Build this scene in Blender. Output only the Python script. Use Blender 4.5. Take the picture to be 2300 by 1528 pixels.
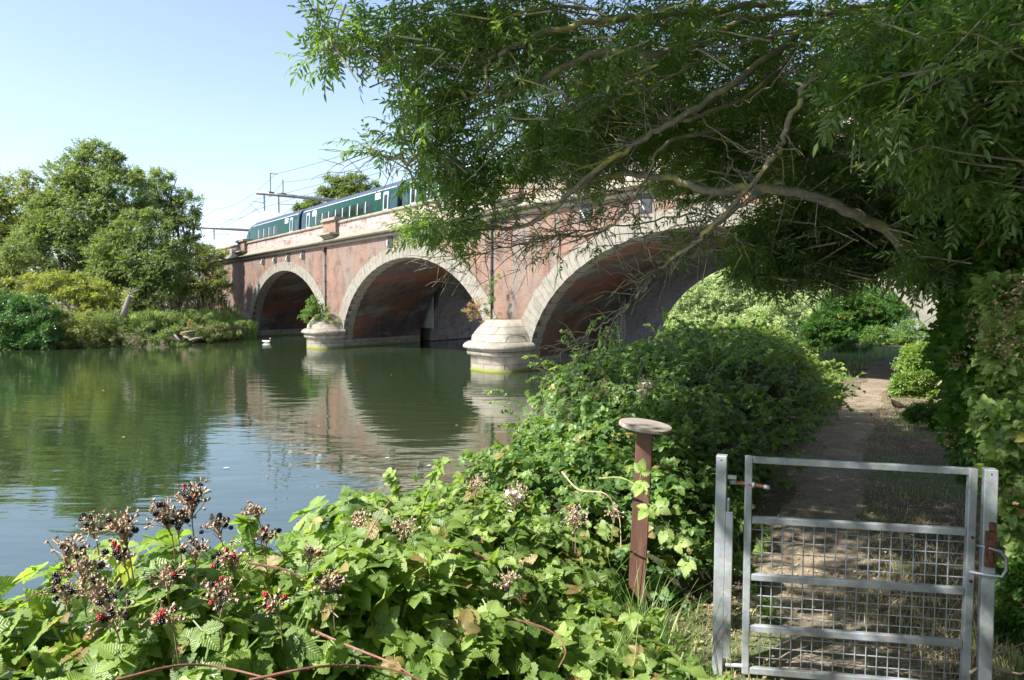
import bpy, math, random
import numpy as np
from mathutils import Vector, Matrix
R = math.radians
rng = np.random.default_rng(7)
random.seed(7)
scene = bpy.context.scene
for o in list(bpy.data.objects): bpy.data.objects.remove(o)

# ------------------------------------------------------------------ camera, sky, sun
EYE = 3.3                                   # eye height above the river, metres (water is z = 0)
PITCH = math.atan(82 / 1533)
cam_d = bpy.data.cameras.new('camera'); cam = bpy.data.objects.new('camera', cam_d)
scene.collection.objects.link(cam); scene.camera = cam
cam_d.sensor_width = 36; cam_d.lens = 36 * 1533 / 2300; cam_d.clip_start = 0.05; cam_d.clip_end = 3000
cam.location = (0, 0, EYE); cam.rotation_euler = (R(90) - PITCH, 0, 0)

SUN_H = Vector((-0.84, -0.50)).normalized(); SUN_EL = R(48)
world = bpy.data.worlds.new('World'); scene.world = world; world.use_nodes = True
nt = world.node_tree; bg = nt.nodes['Background']
sky = nt.nodes.new('ShaderNodeTexSky'); sky.sky_type = 'NISHITA'; sky.sun_disc = False
sky.sun_elevation = SUN_EL; sky.sun_rotation = math.atan2(SUN_H.x, SUN_H.y)
sky.air_density = 1.0; sky.dust_density = 0.9; sky.ozone_density = 2.0
hs = nt.nodes.new('ShaderNodeHueSaturation'); hs.inputs['Saturation'].default_value = .84; nt.links.new(sky.outputs[0], hs.inputs['Color'])
nt.links.new(hs.outputs[0], bg.inputs[0]); bg.inputs[1].default_value = 0.108
sun_d = bpy.data.lights.new('sun', 'SUN'); sun_d.energy = 5.0; sun_d.angle = R(0.53); sun_d.color = (1, 0.95, 0.87)
sun = bpy.data.objects.new('sun', sun_d); scene.collection.objects.link(sun)
sd = Vector((SUN_H.x * math.cos(SUN_EL), SUN_H.y * math.cos(SUN_EL), math.sin(SUN_EL)))
sun.rotation_euler = sd.to_track_quat('Z', 'Y').to_euler()
vs = scene.view_settings; vs.view_transform = 'Standard'; vs.look = 'None'; vs.exposure = 1.42; vs.gamma = 1
scene.cycles.max_bounces = 7; scene.cycles.transparent_max_bounces = 6
scene.cycles.transmission_bounces = 4

def W(px, py, depth):
    """world point at horizontal distance `depth` ahead, seen at photo pixel (2300 wide)"""
    X = (px - 1150) / 1533; Z = -(py - 764) / 1533
    c, s = math.cos(PITCH), math.sin(PITCH)
    y = c + Z * s; z = -s + Z * c
    t = depth / y
    return np.array([X * t, depth, EYE + z * t])

# ------------------------------------------------------------------ object helpers
def link(o, parent=None):
    scene.collection.objects.link(o)
    if parent is not None: o.parent = parent
    return o
def tag(o, label=None, cat=None, group=None, kind=None):
    if label: o['label'] = label
    if cat: o['category'] = cat
    if group: o['group'] = group
    if kind: o['kind'] = kind
    return o
def empty(name, loc=(0, 0, 0), rz=0):
    o = bpy.data.objects.new(name, None); o.location = loc; o.rotation_euler = (0, 0, rz)
    o.empty_display_size = 0.2
    return link(o)
def tri_mesh(name, V, F, mat, parent=None, rnd=None, uv=None, smooth=False, mats=None, mi=None):
    """V (n,3), F (m,3 or 4) arrays -> object; rnd per-vertex float attribute, uv per-vertex (n,2)"""
    V = np.asarray(V, dtype=np.float32); F = np.asarray(F, dtype=np.int32)
    k = F.shape[1]; me = bpy.data.meshes.new(name)
    me.vertices.add(len(V)); me.vertices.foreach_set('co', V.ravel())
    me.loops.add(F.size); me.loops.foreach_set('vertex_index', F.ravel())
    me.polygons.add(len(F))
    me.polygons.foreach_set('loop_start', np.arange(0, F.size, k, dtype=np.int32))
    try: me.polygons.foreach_set('loop_total', np.full(len(F), k, dtype=np.int32))
    except Exception: pass
    if rnd is not None:
        a = me.attributes.new('rnd', 'FLOAT', 'POINT'); a.data.foreach_set('value', np.asarray(rnd, dtype=np.float32))
    if uv is not None:
        l = me.uv_layers.new(name='UVMap'); l.data.foreach_set('uv', np.asarray(uv, dtype=np.float32)[F.ravel()].ravel())
    for m in (mats or [mat]): me.materials.append(m)
    if mi is not None: me.polygons.foreach_set('material_index', np.asarray(mi, dtype=np.int32))
    me.update(calc_edges=True); me.validate()
    if smooth: me.polygons.foreach_set('use_smooth', np.ones(len(me.polygons), dtype=bool))
    return link(bpy.data.objects.new(name, me), parent)

class MB:
    """collects polygons with uv (metres)"""
    def __init__(s): s.v = []; s.f = []; s.uv = []; s.sm = []
    def poly(s, pts, uvs=None, smooth=False):
        i = len(s.v); s.v += [tuple(p) for p in pts]; s.f.append(tuple(range(i, i + len(pts))))
        s.uv += list(uvs) if uvs is not None else [(p[0], p[2]) for p in pts]; s.sm.append(smooth)
    def box(s, x0, x1, y0, y1, z0, z1, M=None, taper=None):
        c = [(x0, y0, z0), (x1, y0, z0), (x1, y1, z0), (x0, y1, z0), (x0, y0, z1), (x1, y0, z1), (x1, y1, z1), (x0, y1, z1)]
        if M is not None: c = [tuple(M @ Vector(p)) for p in c]
        for q, (a, b) in (((0, 1, 5, 4), (0, 2)), ((2, 3, 7, 6), (0, 2)), ((1, 2, 6, 5), (1, 2)), ((3, 0, 4, 7), (1, 2)), ((4, 5, 6, 7), (0, 1)), ((3, 2, 1, 0), (0, 1))):
            s.poly([c[i] for i in q], [(c[i][a], c[i][b]) for i in q])
    def prism(s, prof, axis_pts, cap=True, smooth=False):
        """prof: list of (y,z); swept along x values axis_pts [(x,dy,dz)]"""
        for (xa, ya, za), (xb, yb, zb) in zip(axis_pts[:-1], axis_pts[1:]):
            L = 0
            for (p0, p1) in zip(prof, prof[1:] + prof[:1]):
                l = math.hypot(p1[0] - p0[0], p1[1] - p0[1])
                s.poly([(xa, p0[0] + ya, p0[1] + za), (xb, p0[0] + yb, p0[1] + zb), (xb, p1[0] + yb, p1[1] + zb), (xa, p1[0] + ya, p1[1] + za)],
                       [(xa, L), (xb, L), (xb, L + l), (xa, L + l)], smooth); L += l
        if cap:
            for (x, dy, dz), rev in ((axis_pts[0], True), (axis_pts[-1], False)):
                pts = [(x, p[0] + dy, p[1] + dz) for p in prof]
                if rev: pts = pts[::-1]
                s.poly(pts, [(p[1], p[2]) for p in pts])
    def tube(s, pts, rads, n=8, cap=True, smooth=True):
        pts = [Vector(p) for p in pts]
        if not hasattr(rads, '__len__'): rads = [rads] * len(pts)
        rings = []; ref = None
        for i, p in enumerate(pts):
            t = (pts[min(i + 1, len(pts) - 1)] - pts[max(i - 1, 0)])
            t = t.normalized() if t.length > 1e-9 else Vector((0, 0, 1))
            if ref is None: ref = Vector((0, 0, 1)) if abs(t.z) < .9 else Vector((1, 0, 0))
            a = (ref - t * ref.dot(t)).normalized(); ref = a; b = t.cross(a)
            rings.append([p + (a * math.cos(2 * math.pi * k / n) + b * math.sin(2 * math.pi * k / n)) * rads[i] for k in range(n)])
        L = 0
        for i in range(len(rings) - 1):
            d = (pts[i + 1] - pts[i]).length
            for k in range(n):
                k2 = (k + 1) % n
                s.poly([rings[i][k], rings[i][k2], rings[i + 1][k2], rings[i + 1][k]], [(k / n, L), ((k + 1) / n, L), ((k + 1) / n, L + d), (k / n, L + d)], smooth)
            L += d
        if cap:
            s.poly(rings[0][::-1]); s.poly(rings[-1])
    def build(s, name, mat, parent=None, bevel=0, weld=True, M=None, autosm=False):
        me = bpy.data.meshes.new(name); v = s.v
        if M is not None: v = [tuple(M @ Vector(p)) for p in v]
        me.from_pydata(v, [], s.f); l = me.uv_layers.new(name='UVMap')
        l.data.foreach_set('uv', np.array([c for f in s.f for i in f for c in s.uv[i]], dtype=np.float32))
        me.polygons.foreach_set('use_smooth', np.array(s.sm, dtype=bool))
        me.materials.append(mat); me.update()
        o = link(bpy.data.objects.new(name, me), parent)
        if weld:
            import bmesh
            bm = bmesh.new(); bm.from_mesh(me); bmesh.ops.remove_doubles(bm, verts=bm.verts, dist=1e-4)
            bmesh.ops.recalc_face_normals(bm, faces=bm.faces); bm.to_mesh(me); bm.free()
        if bevel:
            m = o.modifiers.new('bevel', 'BEVEL'); m.width = bevel; m.segments = 2; m.limit_method = 'ANGLE'
        return o

# ------------------------------------------------------------------ noise
def vnoise(x, y, seed=0):
    xi = np.floor(x).astype(np.int64); yi = np.floor(y).astype(np.int64); xf = x - xi; yf = y - yi
    def h(a, b):
        n = (a * 374761393 + b * 668265263 + seed * 974634777) & 0x7fffffff
        n = ((n ^ (n >> 13)) * 1274126177) & 0x7fffffff
        return ((n ^ (n >> 16)) & 0xffff) / 65535.0
    u = xf * xf * (3 - 2 * xf); v = yf * yf * (3 - 2 * yf)
    return (h(xi, yi) * (1 - u) + h(xi + 1, yi) * u) * (1 - v) + (h(xi, yi + 1) * (1 - u) + h(xi + 1, yi + 1) * u) * v
def fbm(x, y, seed=0, o=3):
    s = 0; a = .5; t = 0
    for i in range(o): s = s + a * vnoise(x * 2 ** i, y * 2 ** i, seed + i * 17); t += a; a *= .5
    return s / t - .5

# ------------------------------------------------------------------ materials
def newmat(name):
    m = bpy.data.materials.new(name); m.use_nodes = True; nt = m.node_tree; nt.nodes.clear()
    out = nt.nodes.new('ShaderNodeOutputMaterial'); b = nt.nodes.new('ShaderNodeBsdfPrincipled')
    nt.links.new(b.outputs[0], out.inputs[0]); return m, nt, b, out
def N(nt, t, **kw):
    n = nt.nodes.new(t)
    for k, v in kw.items():
        if k.startswith('i_'):
            n.inputs[k[2:].replace('_', ' ')].default_value = v
        else: setattr(n, k, v)
    return n
def ramp(nt, src, stops, interp='LINEAR'):
    r = nt.nodes.new('ShaderNodeValToRGB'); cr = r.color_ramp; cr.interpolation = interp
    while len(cr.elements) < len(stops): cr.elements.new(.5)
    for e, (p, c) in zip(cr.elements, stops): e.position = p; e.color = (*c, 1) if len(c) == 3 else c
    nt.links.new(src, r.inputs[0]); return r
def mixc(nt, f, a, b, mode='MIX'):
    m = nt.nodes.new('ShaderNodeMix'); m.data_type = 'RGBA'; m.blend_type = mode
    for s, i in ((f, 0), (a, 6), (b, 7)):
        if hasattr(s, 'links'): nt.links.new(s, m.inputs[i])
        elif i == 0: m.inputs[0].default_value = s
        else: m.inputs[i].default_value = (*s, 1)
    return m.outputs[2]
def noise(nt, scale, detail=4, rough=.55, coord=None, mapping=None):
    n = nt.nodes.new('ShaderNodeTexNoise'); n.inputs['Scale'].default_value = scale
    n.inputs['Detail'].default_value = detail; n.inputs['Roughness'].default_value = rough
    if coord is not None:
        if mapping:
            mp = nt.nodes.new('ShaderNodeMapping'); mp.inputs['Scale'].default_value = mapping
            nt.links.new(coord, mp.inputs[0]); coord = mp.outputs[0]
        nt.links.new(coord, n.inputs['Vector'])
    return n
def bump(nt, b, h, strength=.5, dist=.02):
    n = nt.nodes.new('ShaderNodeBump'); n.inputs['Strength'].default_value = strength; n.inputs['Distance'].default_value = dist
    nt.links.new(h, n.inputs['Height']); nt.links.new(n.outputs[0], b.inputs['Normal']); return n
def texco(nt, which='Object'):
    return nt.nodes.new('ShaderNodeTexCoord').outputs[which]

def leaf_mat(name, stops, trans=0.4, tcol=(0.30, 0.45, 0.05), veins=False, rough=.42, spec=.5):
    m, nt, b, out = newmat(name)
    at = N(nt, 'ShaderNodeAttribute', attribute_name='rnd')
    r = ramp(nt, at.outputs['Fac'], stops)
    col = r.outputs[0]
    if veins:
        uv = texco(nt, 'UV'); sep = nt.nodes.new('ShaderNodeSeparateXYZ'); nt.links.new(uv, sep.inputs[0])
        ab = N(nt, 'ShaderNodeMath', operation='ABSOLUTE'); nt.links.new(sep.outputs[0], ab.inputs[0])
        ma = N(nt, 'ShaderNodeMath', operation='MULTIPLY_ADD'); nt.links.new(ab.outputs[0], ma.inputs[0]); ma.inputs[1].default_value = -.75
        nt.links.new(sep.outputs[1], ma.inputs[2])
        sc = N(nt, 'ShaderNodeMath', operation='MULTIPLY'); nt.links.new(ma.outputs[0], sc.inputs[0]); sc.inputs[1].default_value = 50
        sn = N(nt, 'ShaderNodeMath', operation='SINE'); nt.links.new(sc.outputs[0], sn.inputs[0])
        vr = ramp(nt, sn.outputs[0], [(0.80, (0, 0, 0)), (.98, (1, 1, 1))])
        mr = ramp(nt, ab.outputs[0], [(0.0, (1, 1, 1)), (.045, (0, 0, 0))])
        mx = N(nt, 'ShaderNodeMath', operation='MAXIMUM'); nt.links.new(vr.outputs[0], mx.inputs[0]); nt.links.new(mr.outputs[0], mx.inputs[1])
        sm = N(nt, 'ShaderNodeMath', operation='MULTIPLY'); nt.links.new(mx.outputs[0], sm.inputs[0]); sm.inputs[1].default_value = .38
        col = mixc(nt, sm.outputs[0], col, (.30, .38, .13))
        bump(nt, b, sn.outputs[0], .35, .002)
    ns = noise(nt, 3.0, 2, coord=texco(nt)); nr = ramp(nt, ns.outputs[0], [(.3, (.72, .74, .70)), (.7, (1.18, 1.15, 1.1))])
    col = mixc(nt, 1.0, col, nr.outputs[0], 'MULTIPLY')
    nt.links.new(col, b.inputs['Base Color']); b.inputs['Roughness'].default_value = rough
    b.inputs['Specular IOR Level'].default_value = spec
    tr = nt.nodes.new('ShaderNodeBsdfTranslucent')
    tc = mixc(nt, 1.0, mixc(nt, .5, col, tcol), (2.0, 2.0, 1.4), 'MULTIPLY')
    nt.links.new(tc, tr.inputs[0])
    ms = nt.nodes.new('ShaderNodeMixShader'); ms.inputs[0].default_value = trans
    nt.links.new(b.outputs[0], ms.inputs[1]); nt.links.new(tr.outputs[0], ms.inputs[2]); nt.links.new(ms.outputs[0], out.inputs[0])
    return m

M = {}
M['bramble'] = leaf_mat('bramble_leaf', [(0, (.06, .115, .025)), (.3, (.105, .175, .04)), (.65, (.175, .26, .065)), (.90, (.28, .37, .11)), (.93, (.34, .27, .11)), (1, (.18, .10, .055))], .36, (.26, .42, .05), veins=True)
M['bramble_dark'] = leaf_mat('bramble_dark_leaf', [(0, (.035, .085, .018)), (.5, (.07, .14, .03)), (.9, (.14, .23, .05)), (1, (.26, .2, .08))], .33, (.24, .38, .045), rough=.5)  # darker bramble green; shade put into the colour on the middle and large mounds
M['bramble_sun_tone'] = leaf_mat('bramble_sun_tone_leaf', [(0, (.07, .13, .03)), (.5, (.12, .20, .04)), (.9, (.20, .29, .06)), (1, (.30, .22, .09))], .36, (.3, .42, .06), rough=.5)  # brighter copy of the bramble leaf, sunlight put into its colour
M['ash'] = leaf_mat('ash_leaf', [(0, (.034, .066, .02)), (.5, (.062, .112, .032)), (.9, (.11, .17, .045)), (1, (.17, .22, .055))], .38, (.20, .34, .035), rough=.48, spec=.4)
M['far_tree'] = leaf_mat('far_tree_leaf', [(0, (.065, .105, .03)), (.5, (.10, .145, .042)), (1, (.15, .20, .055))], .35, (.22, .30, .06), rough=.5)
M['olive_leaf'] = leaf_mat('olive_leaf', [(0, (.08, .12, .03)), (.5, (.13, .17, .04)), (1, (.2, .21, .07))], .35, (.3, .35, .07), rough=.5)
M['yellow_leaf'] = leaf_mat('yellow_leaf', [(0, (.09, .14, .03)), (.5, (.15, .195, .045)), (.88, (.25, .27, .06)), (1, (.32, .20, .08))], .35, (.4, .42, .05), rough=.5)
M['willow'] = leaf_mat('willow_leaf', [(0, (.20, .26, .12)), (.5, (.29, .36, .17)), (1, (.38, .44, .24))], .35, (.3, .42, .12), rough=.5)
M['ivy'] = leaf_mat('ivy_leaf', [(0, (.025, .075, .018)), (.6, (.045, .12, .028)), (1, (.10, .18, .035))], .25, (.14, .3, .04), rough=.32)
M['hedge'] = leaf_mat('hedge_leaf', [(0, (.02, .06, .012)), (.6, (.04, .10, .018)), (.9, (.08, .17, .025)), (.97, (.2, .22, .04)), (1, (.18, .09, .04))], .35, (.16, .34, .03), spec=.3, rough=.5)
M['red_weed'] = leaf_mat('red_weed_leaf', [(0, (.14, .16, .05)), (.5, (.26, .17, .08)), (1, (.36, .14, .08))], .3, (.4, .3, .1), rough=.6)
M['grass'] = leaf_mat('grass_blade', [(0, (.06, .14, .03)), (.6, (.12, .24, .05)), (.9, (.22, .30, .10)), (1, (.4, .36, .2))], .35, (.25, .42, .08))
M['reed'] = leaf_mat('reed_blade', [(0, (.16, .26, .07)), (.6, (.26, .37, .11)), (.9, (.36, .42, .18)), (1, (.45, .40, .26))], .35, (.3, .42, .1))
M['straw'] = leaf_mat('straw', [(0, (.16, .12, .07)), (.6, (.30, .24, .14)), (1, (.46, .40, .26))], .15, (.3, .25, .15), rough=.7)

def simple(name, col, rough=.6, metal=0, nscale=8, var=.25, bstr=.2, bdist=.01, spec=.5):
    m, nt, b, out = newmat(name); n = noise(nt, nscale, 6, .6, texco(nt))
    lo = tuple(c * (1 - var) for c in col); hi = tuple(min(1, c * (1 + var)) for c in col)
    r = ramp(nt, n.outputs[0], [(.3, lo), (.7, hi)]); nt.links.new(r.outputs[0], b.inputs['Base Color'])
    b.inputs['Roughness'].default_value = rough; b.inputs['Metallic'].default_value = metal; b.inputs['Specular IOR Level'].default_value = spec
    if bstr: bump(nt, b, n.outputs[0], bstr, bdist)
    return m
def bark(name, base, lichen=None):
    m, nt, b, out = newmat(name); co = texco(nt)
    n = noise(nt, 30, 6, .7, co); r = ramp(nt, n.outputs[0], [(.3, tuple(c * .5 for c in base)), (.7, base)])
    col = r.outputs[0]
    if lichen:
        n2 = noise(nt, 5, 5, .6, co); r2 = ramp(nt, n2.outputs[0], [(.52, (0, 0, 0)), (.62, (1, 1, 1))])
        col = mixc(nt, r2.outputs[0], col, lichen)
    nt.links.new(col, b.inputs['Base Color']); b.inputs['Roughness'].default_value = .9; bump(nt, b, n.outputs[0], .6, .012)
    return m
M['bark'] = bark('ash_bark', (.20, .185, .145), (.27, .25, .08))
M['far_bark'] = bark('dark_bark', (.11, .09, .06))
M['dead_wood'] = bark('bleached_wood', (.22, .20, .17))
M['cane'] = simple('bramble_cane', (.20, .09, .07), .55, 0, 20, .4)
M['green_cane'] = simple('green_cane', (.22, .26, .08), .55, 0, 20, .4)
M['dry_stem'] = simple('dry_stem', (.38, .30, .19), .8, 0, 15, .3)
M['sepal'] = simple('dry_sepal', (.44, .32, .24), .85, 0, 40, .4)
M['petal'] = simple('white_petal', (.75, .70, .76), .6, 0, 40, .1)
M['seed'] = simple('brown_seed_head', (.17, .12, .065), .85, 0, 40, .5)
M['berry'] = simple('ripe_berry', (.012, .009, .016), .18, 0, 60, .3, 0)
M['red_berry'] = simple('red_berry', (.33, .02, .025), .22, 0, 60, .3, 0)

def brick_mat(name, soot=.35, white=0.0, tint=(1, 1, 1), mossy=0, bright=1.0, orange=0.0):
    """brick in metres from UV, patchy weathering from object coordinates"""
    m, nt, b, out = newmat(name); uv = texco(nt, 'UV'); co = texco(nt)
    br = nt.nodes.new('ShaderNodeTexBrick'); nt.links.new(uv, br.inputs['Vector'])
    br.inputs['Scale'].default_value = 1; br.inputs['Brick Width'].default_value = .235; br.inputs['Row Height'].default_value = .085
    br.inputs['Mortar Size'].default_value = .011; br.inputs['Mortar Smooth'].default_value = .3; br.inputs['Bias'].default_value = -.1
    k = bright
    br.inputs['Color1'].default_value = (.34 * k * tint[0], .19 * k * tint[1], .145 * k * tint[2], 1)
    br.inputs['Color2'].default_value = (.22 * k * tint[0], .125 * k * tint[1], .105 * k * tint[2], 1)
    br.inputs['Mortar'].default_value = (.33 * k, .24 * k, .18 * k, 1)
    col = br.outputs['Color']
    n1 = noise(nt, .55, 6, .65, co); r1 = ramp(nt, n1.outputs[0], [(.35, (.62, .62, .66)), (.5, (1, 1, 1)), (.72, (1.28, 1.16, 1.08))])
    col = mixc(nt, 1, col, r1.outputs[0], 'MULTIPLY')
    # grey weathering patches and long vertical run-off streaks
    n2 = noise(nt, 1.0, 5, .6, co, (1.4, 1.4, .12)); r2 = ramp(nt, n2.outputs[0], [(.43, (0, 0, 0)), (.60, (1, 1, 1))])
    f2 = N(nt, 'ShaderNodeMath', operation='MULTIPLY'); nt.links.new(r2.outputs[0], f2.inputs[0]); f2.inputs[1].default_value = soot
    col = mixc(nt, f2.outputs[0], col, (.25 * k, .225 * k, .20 * k))
    n5 = noise(nt, .9, 6, .7, co); r5 = ramp(nt, n5.outputs[0], [(.52, (0, 0, 0)), (.64, (.8, .8, .8))])
    col = mixc(nt, r5.outputs[0], col, (.155 * k, .10 * k, .085 * k))
    if white:
        n3 = noise(nt, .42, 6, .75, co, (1, 1, 2.4)); r3 = ramp(nt, n3.outputs[0], [(.40, (0, 0, 0)), (.50, (1, 1, 1))])
        n4 = noise(nt, 9, 4, .8, co); r4 = ramp(nt, n4.outputs[0], [(.42, (0, 0, 0)), (.56, (1, 1, 1))])
        mm = N(nt, 'ShaderNodeMath', operation='MULTIPLY'); nt.links.new(r3.outputs[0], mm.inputs[0]); nt.links.new(r4.outputs[0], mm.inputs[1])
        m2 = N(nt, 'ShaderNodeMath', operation='MULTIPLY'); nt.links.new(mm.outputs[0], m2.inputs[0]); m2.inputs[1].default_value = white
        col = mixc(nt, m2.outputs[0], col, (.42, .39, .37))
    if orange:
        n6 = noise(nt, .35, 5, .65, co, (1.2, .25, 1.2)); r6 = ramp(nt, n6.outputs[0], [(.48, (0, 0, 0)), (.62, (1, 1, 1))])
        m6 = N(nt, 'ShaderNodeMath', operation='MULTIPLY'); nt.links.new(r6.outputs[0], m6.inputs[0]); m6.inputs[1].default_value = orange
        col = mixc(nt, m6.outputs[0], col, (.20, .07, .03))
        n7 = noise(nt, .5, 6, .7, co, (1.5, .3, 1.5)); r7 = ramp(nt, n7.outputs[0], [(.52, (0, 0, 0)), (.64, (.7, .7, .7))])
        col = mixc(nt, r7.outputs[0], col, (.17, .18, .17))
    nt.links.new(col, b.inputs['Base Color']); b.inputs['Roughness'].default_value = .9; b.inputs['Specular IOR Level'].default_value = .2
    bump(nt, b, br.outputs['Fac'], -.5, .008)
    return m
M['brick'] = brick_mat('red_brick', .9, .05, (1, .95, .88), bright=.58)
M['brick_parapet'] = brick_mat('white_stained_brick', .4, .9, bright=.65)
M['brick_pier'] = brick_mat('pier_brick', .35, .1, bright=.7)
M['pale_soffit'] = brick_mat('lit_stained_soffit_brick', .9, .5, (.8, .9, 1.05), bright=.75)  # whitish stain, plus light in the second barrel put into brighter brick
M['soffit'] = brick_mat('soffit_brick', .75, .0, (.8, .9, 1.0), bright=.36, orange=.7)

def stone_mat(name, base=(.205, .193, .165), streak=.5, moss=.3, vert=(3, 3, .3), waterline=False, joints=False):
    m, nt, b, out = newmat(name); co = texco(nt)
    n1 = noise(nt, 2.2, 7, .65, co); r1 = ramp(nt, n1.outputs[0], [(.3, tuple(c * .62 for c in base)), (.55, base), (.8, tuple(c * 1.22 for c in base))])
    col = r1.outputs[0]
    n2 = noise(nt, 1.6, 5, .6, co, vert); r2 = ramp(nt, n2.outputs[0], [(.48, (0, 0, 0)), (.66, (streak,) * 3)])
    col = mixc(nt, r2.outputs[0], col, (.21, .19, .155))
    n3 = noise(nt, 3.5, 6, .7, co); r3 = ramp(nt, n3.outputs[0], [(.55, (0, 0, 0)), (.7, (moss,) * 3)])
    col = mixc(nt, r3.outputs[0], col, (.22, .20, .09))
    if joints:
        br = nt.nodes.new('ShaderNodeTexBrick'); nt.links.new(texco(nt, 'UV'), br.inputs['Vector']); br.inputs['Scale'].default_value = 1
        br.inputs['Brick Width'].default_value = 1.1; br.inputs['Row Height'].default_value = .36; br.inputs['Mortar Size'].default_value = .012
        br.inputs['Color1'].default_value = (1.1, 1.08, 1.05, 1); br.inputs['Color2'].default_value = (.78, .78, .76, 1); br.inputs['Mortar'].default_value = (.35, .33, .3, 1)
        col = mixc(nt, 1, col, br.outputs[0], 'MULTIPLY')
    if waterline:
        g = nt.nodes.new('ShaderNodeNewGeometry'); sx = nt.nodes.new('ShaderNodeSeparateXYZ'); nt.links.new(g.outputs['Position'], sx.inputs[0])
        r4 = ramp(nt, sx.outputs[2], [(.05, (1, 1, 1)), (.20, (0, 0, 0))])
        col = mixc(nt, r4.outputs[0], col, (.16, .17, .03))
    nt.links.new(col, b.inputs['Base Color']); b.inputs['Roughness'].default_value = .88; b.inputs['Specular IOR Level'].default_value = .25
    n5 = noise(nt, 14, 6, .7, co); bump(nt, b, n5.outputs[0], .5, .02)
    return m
M['stone'] = stone_mat('pale_ring_stone')
M['string'] = stone_mat('weathered_string_stone', (.21, .19, .15), .8, .8, (1.5, 1.5, 1.5))
M['coping'] = stone_mat('coping_stone', (.24, .22, .175), .5, .6, (1.5, 1.5, 1.5))
M['pier_stone'] = stone_mat('pier_stone', (.27, .25, .215), .6, .5, (2, 2, .8), True, True)
M['iron'] = simple('dark_iron', (.035, .04, .045), .6, .3, 12, .3)
M['strut'] = simple('pale_strut', (.42, .42, .38), .6, .2)
M['galv_far'] = simple('grey_steel', (.34, .34, .32), .5, .5)
M['wire'] = simple('wire', (.10, .10, .11), .5, .6, bstr=0)
M['lattice'] = simple('lattice_paint', (.5, .5, .46), .6)
M['deck'] = simple('dark_ballast', (.10, .09, .08), .95, 0, 6, .4)

def paint(name, col, rough=.15, spec=.6, coat=.6):
    m, nt, b, out = newmat(name); n = noise(nt, 1.5, 4, .5, texco(nt))
    r = ramp(nt, n.outputs[0], [(.3, tuple(c * .9 for c in col)), (.7, tuple(c * 1.1 for c in col))]); nt.links.new(r.outputs[0], b.inputs['Base Color'])
    b.inputs['Roughness'].default_value = rough; b.inputs['Specular IOR Level'].default_value = spec; b.inputs['Coat Weight'].default_value = coat; b.inputs['Coat Roughness'].default_value = .08
    return m
M['train_green'] = paint('train_green', (.005, .040, .026), .3, .2, .02)
M['train_roof'] = paint('train_roof', (.045, .055, .085), .45, .3, 0)
M['train_blue'] = paint('train_end_blue', (.022, .045, .06), .35, .3, .05)
M['train_white'] = paint('train_white', (.62, .64, .66), .3)
M['train_door'] = paint('train_door', (.30, .33, .36), .25)
M['train_glass'] = paint('train_glass', (.010, .012, .008), .12, .4, 0)
M['yellow'] = paint('yellow_paint', (.75, .55, .03), .4)

def galv(name, base=(.36, .385, .41)):
    m, nt, b, out = newmat(name); co = texco(nt)
    v = nt.nodes.new('ShaderNodeTexVoronoi'); v.inputs['Scale'].default_value = 45; nt.links.new(co, v.inputs['Vector'])
    n = noise(nt, 6, 6, .65, co)
    r = ramp(nt, n.outputs[0], [(.3, tuple(c * .72 for c in base)), (.5, base), (.72, tuple(c * 1.35 for c in base))])
    col = mixc(nt, .10, r.outputs[0], v.outputs['Color'], 'OVERLAY')
    n2 = noise(nt, 18, 5, .7, co); r2 = ramp(nt, n2.outputs[0], [(.60, (0, 0, 0)), (.68, (.6, .6, .6))])
    col = mixc(nt, r2.outputs[0], col, (.50, .50, .48))
    n4 = noise(nt, 9, 5, .7, co, (1, 1, .4)); r4 = ramp(nt, n4.outputs[0], [(.62, (0, 0, 0)), (.74, (.55, .55, .55))])
    col = mixc(nt, r4.outputs[0], col, (.20, .18, .15))
    nt.links.new(col, b.inputs['Base Color']); b.inputs['Metallic'].default_value = .45
    rr = ramp(nt, n.outputs[0], [(.3, (.38,) * 3), (.7, (.62,) * 3)]); nt.links.new(rr.outputs[0], b.inputs['Roughness'])
    bump(nt, b, n.outputs[0], .2, .004); return m
M['galv'] = galv('galvanised_steel')
M['rust'] = simple('rusty_steel', (.12, .05, .028), .85, .1, 40, .6, .6, .004)
M['rust_orange'] = simple('orange_rust', (.28, .12, .07), .8, .1, 60, .4, .4, .003)

# ------------------------------------------------------------------ terrain and river
RIGHT = np.array([(-100, -150), (-30, -60), (-8, -20), (-4.5, -6), (-2.9, 0), (-1.7, 4), (-.7, 8), (.9, 12), (3.8, 17.5), (8.2, 24.1), (13.4, 32.6), (18.7, 41.2), (27, 55), (45, 78), (80, 110), (150, 150), (260, 190)], float)
LEFT = np.array([(-300, -120), (-150, -10), (-80, 30), (-36.8, 49), (-29.2, 53), (-26.3, 60), (-25.5, 65.5), (-26, 69), (-18, 83), (-10.3, 94.6), (10, 125), (60, 175), (150, 230), (240, 260)], float)
POLY = np.vstack([RIGHT, LEFT[::-1]])
def seg_dist(P, L):
    d = np.full(P.shape[:-1], 1e9)
    for a, b in zip(L[:-1], L[1:]):
        ab = b - a; t = np.clip(((P - a) @ ab) / (ab @ ab), 0, 1)
        d = np.minimum(d, np.linalg.norm(P - (a + t[..., None] * ab), axis=-1))
    return d
def inside(P, L):
    x, y = P[..., 0], P[..., 1]; c = np.zeros(x.shape, bool); j = len(L) - 1
    for i in range(len(L)):
        xi, yi = L[i]; xj, yj = L[j]
        if yi != yj: c ^= ((yi > y) != (yj > y)) & (x < (xj - xi) * (y - yi) / (yj - yi) + xi)
        j = i
    return c
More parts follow.
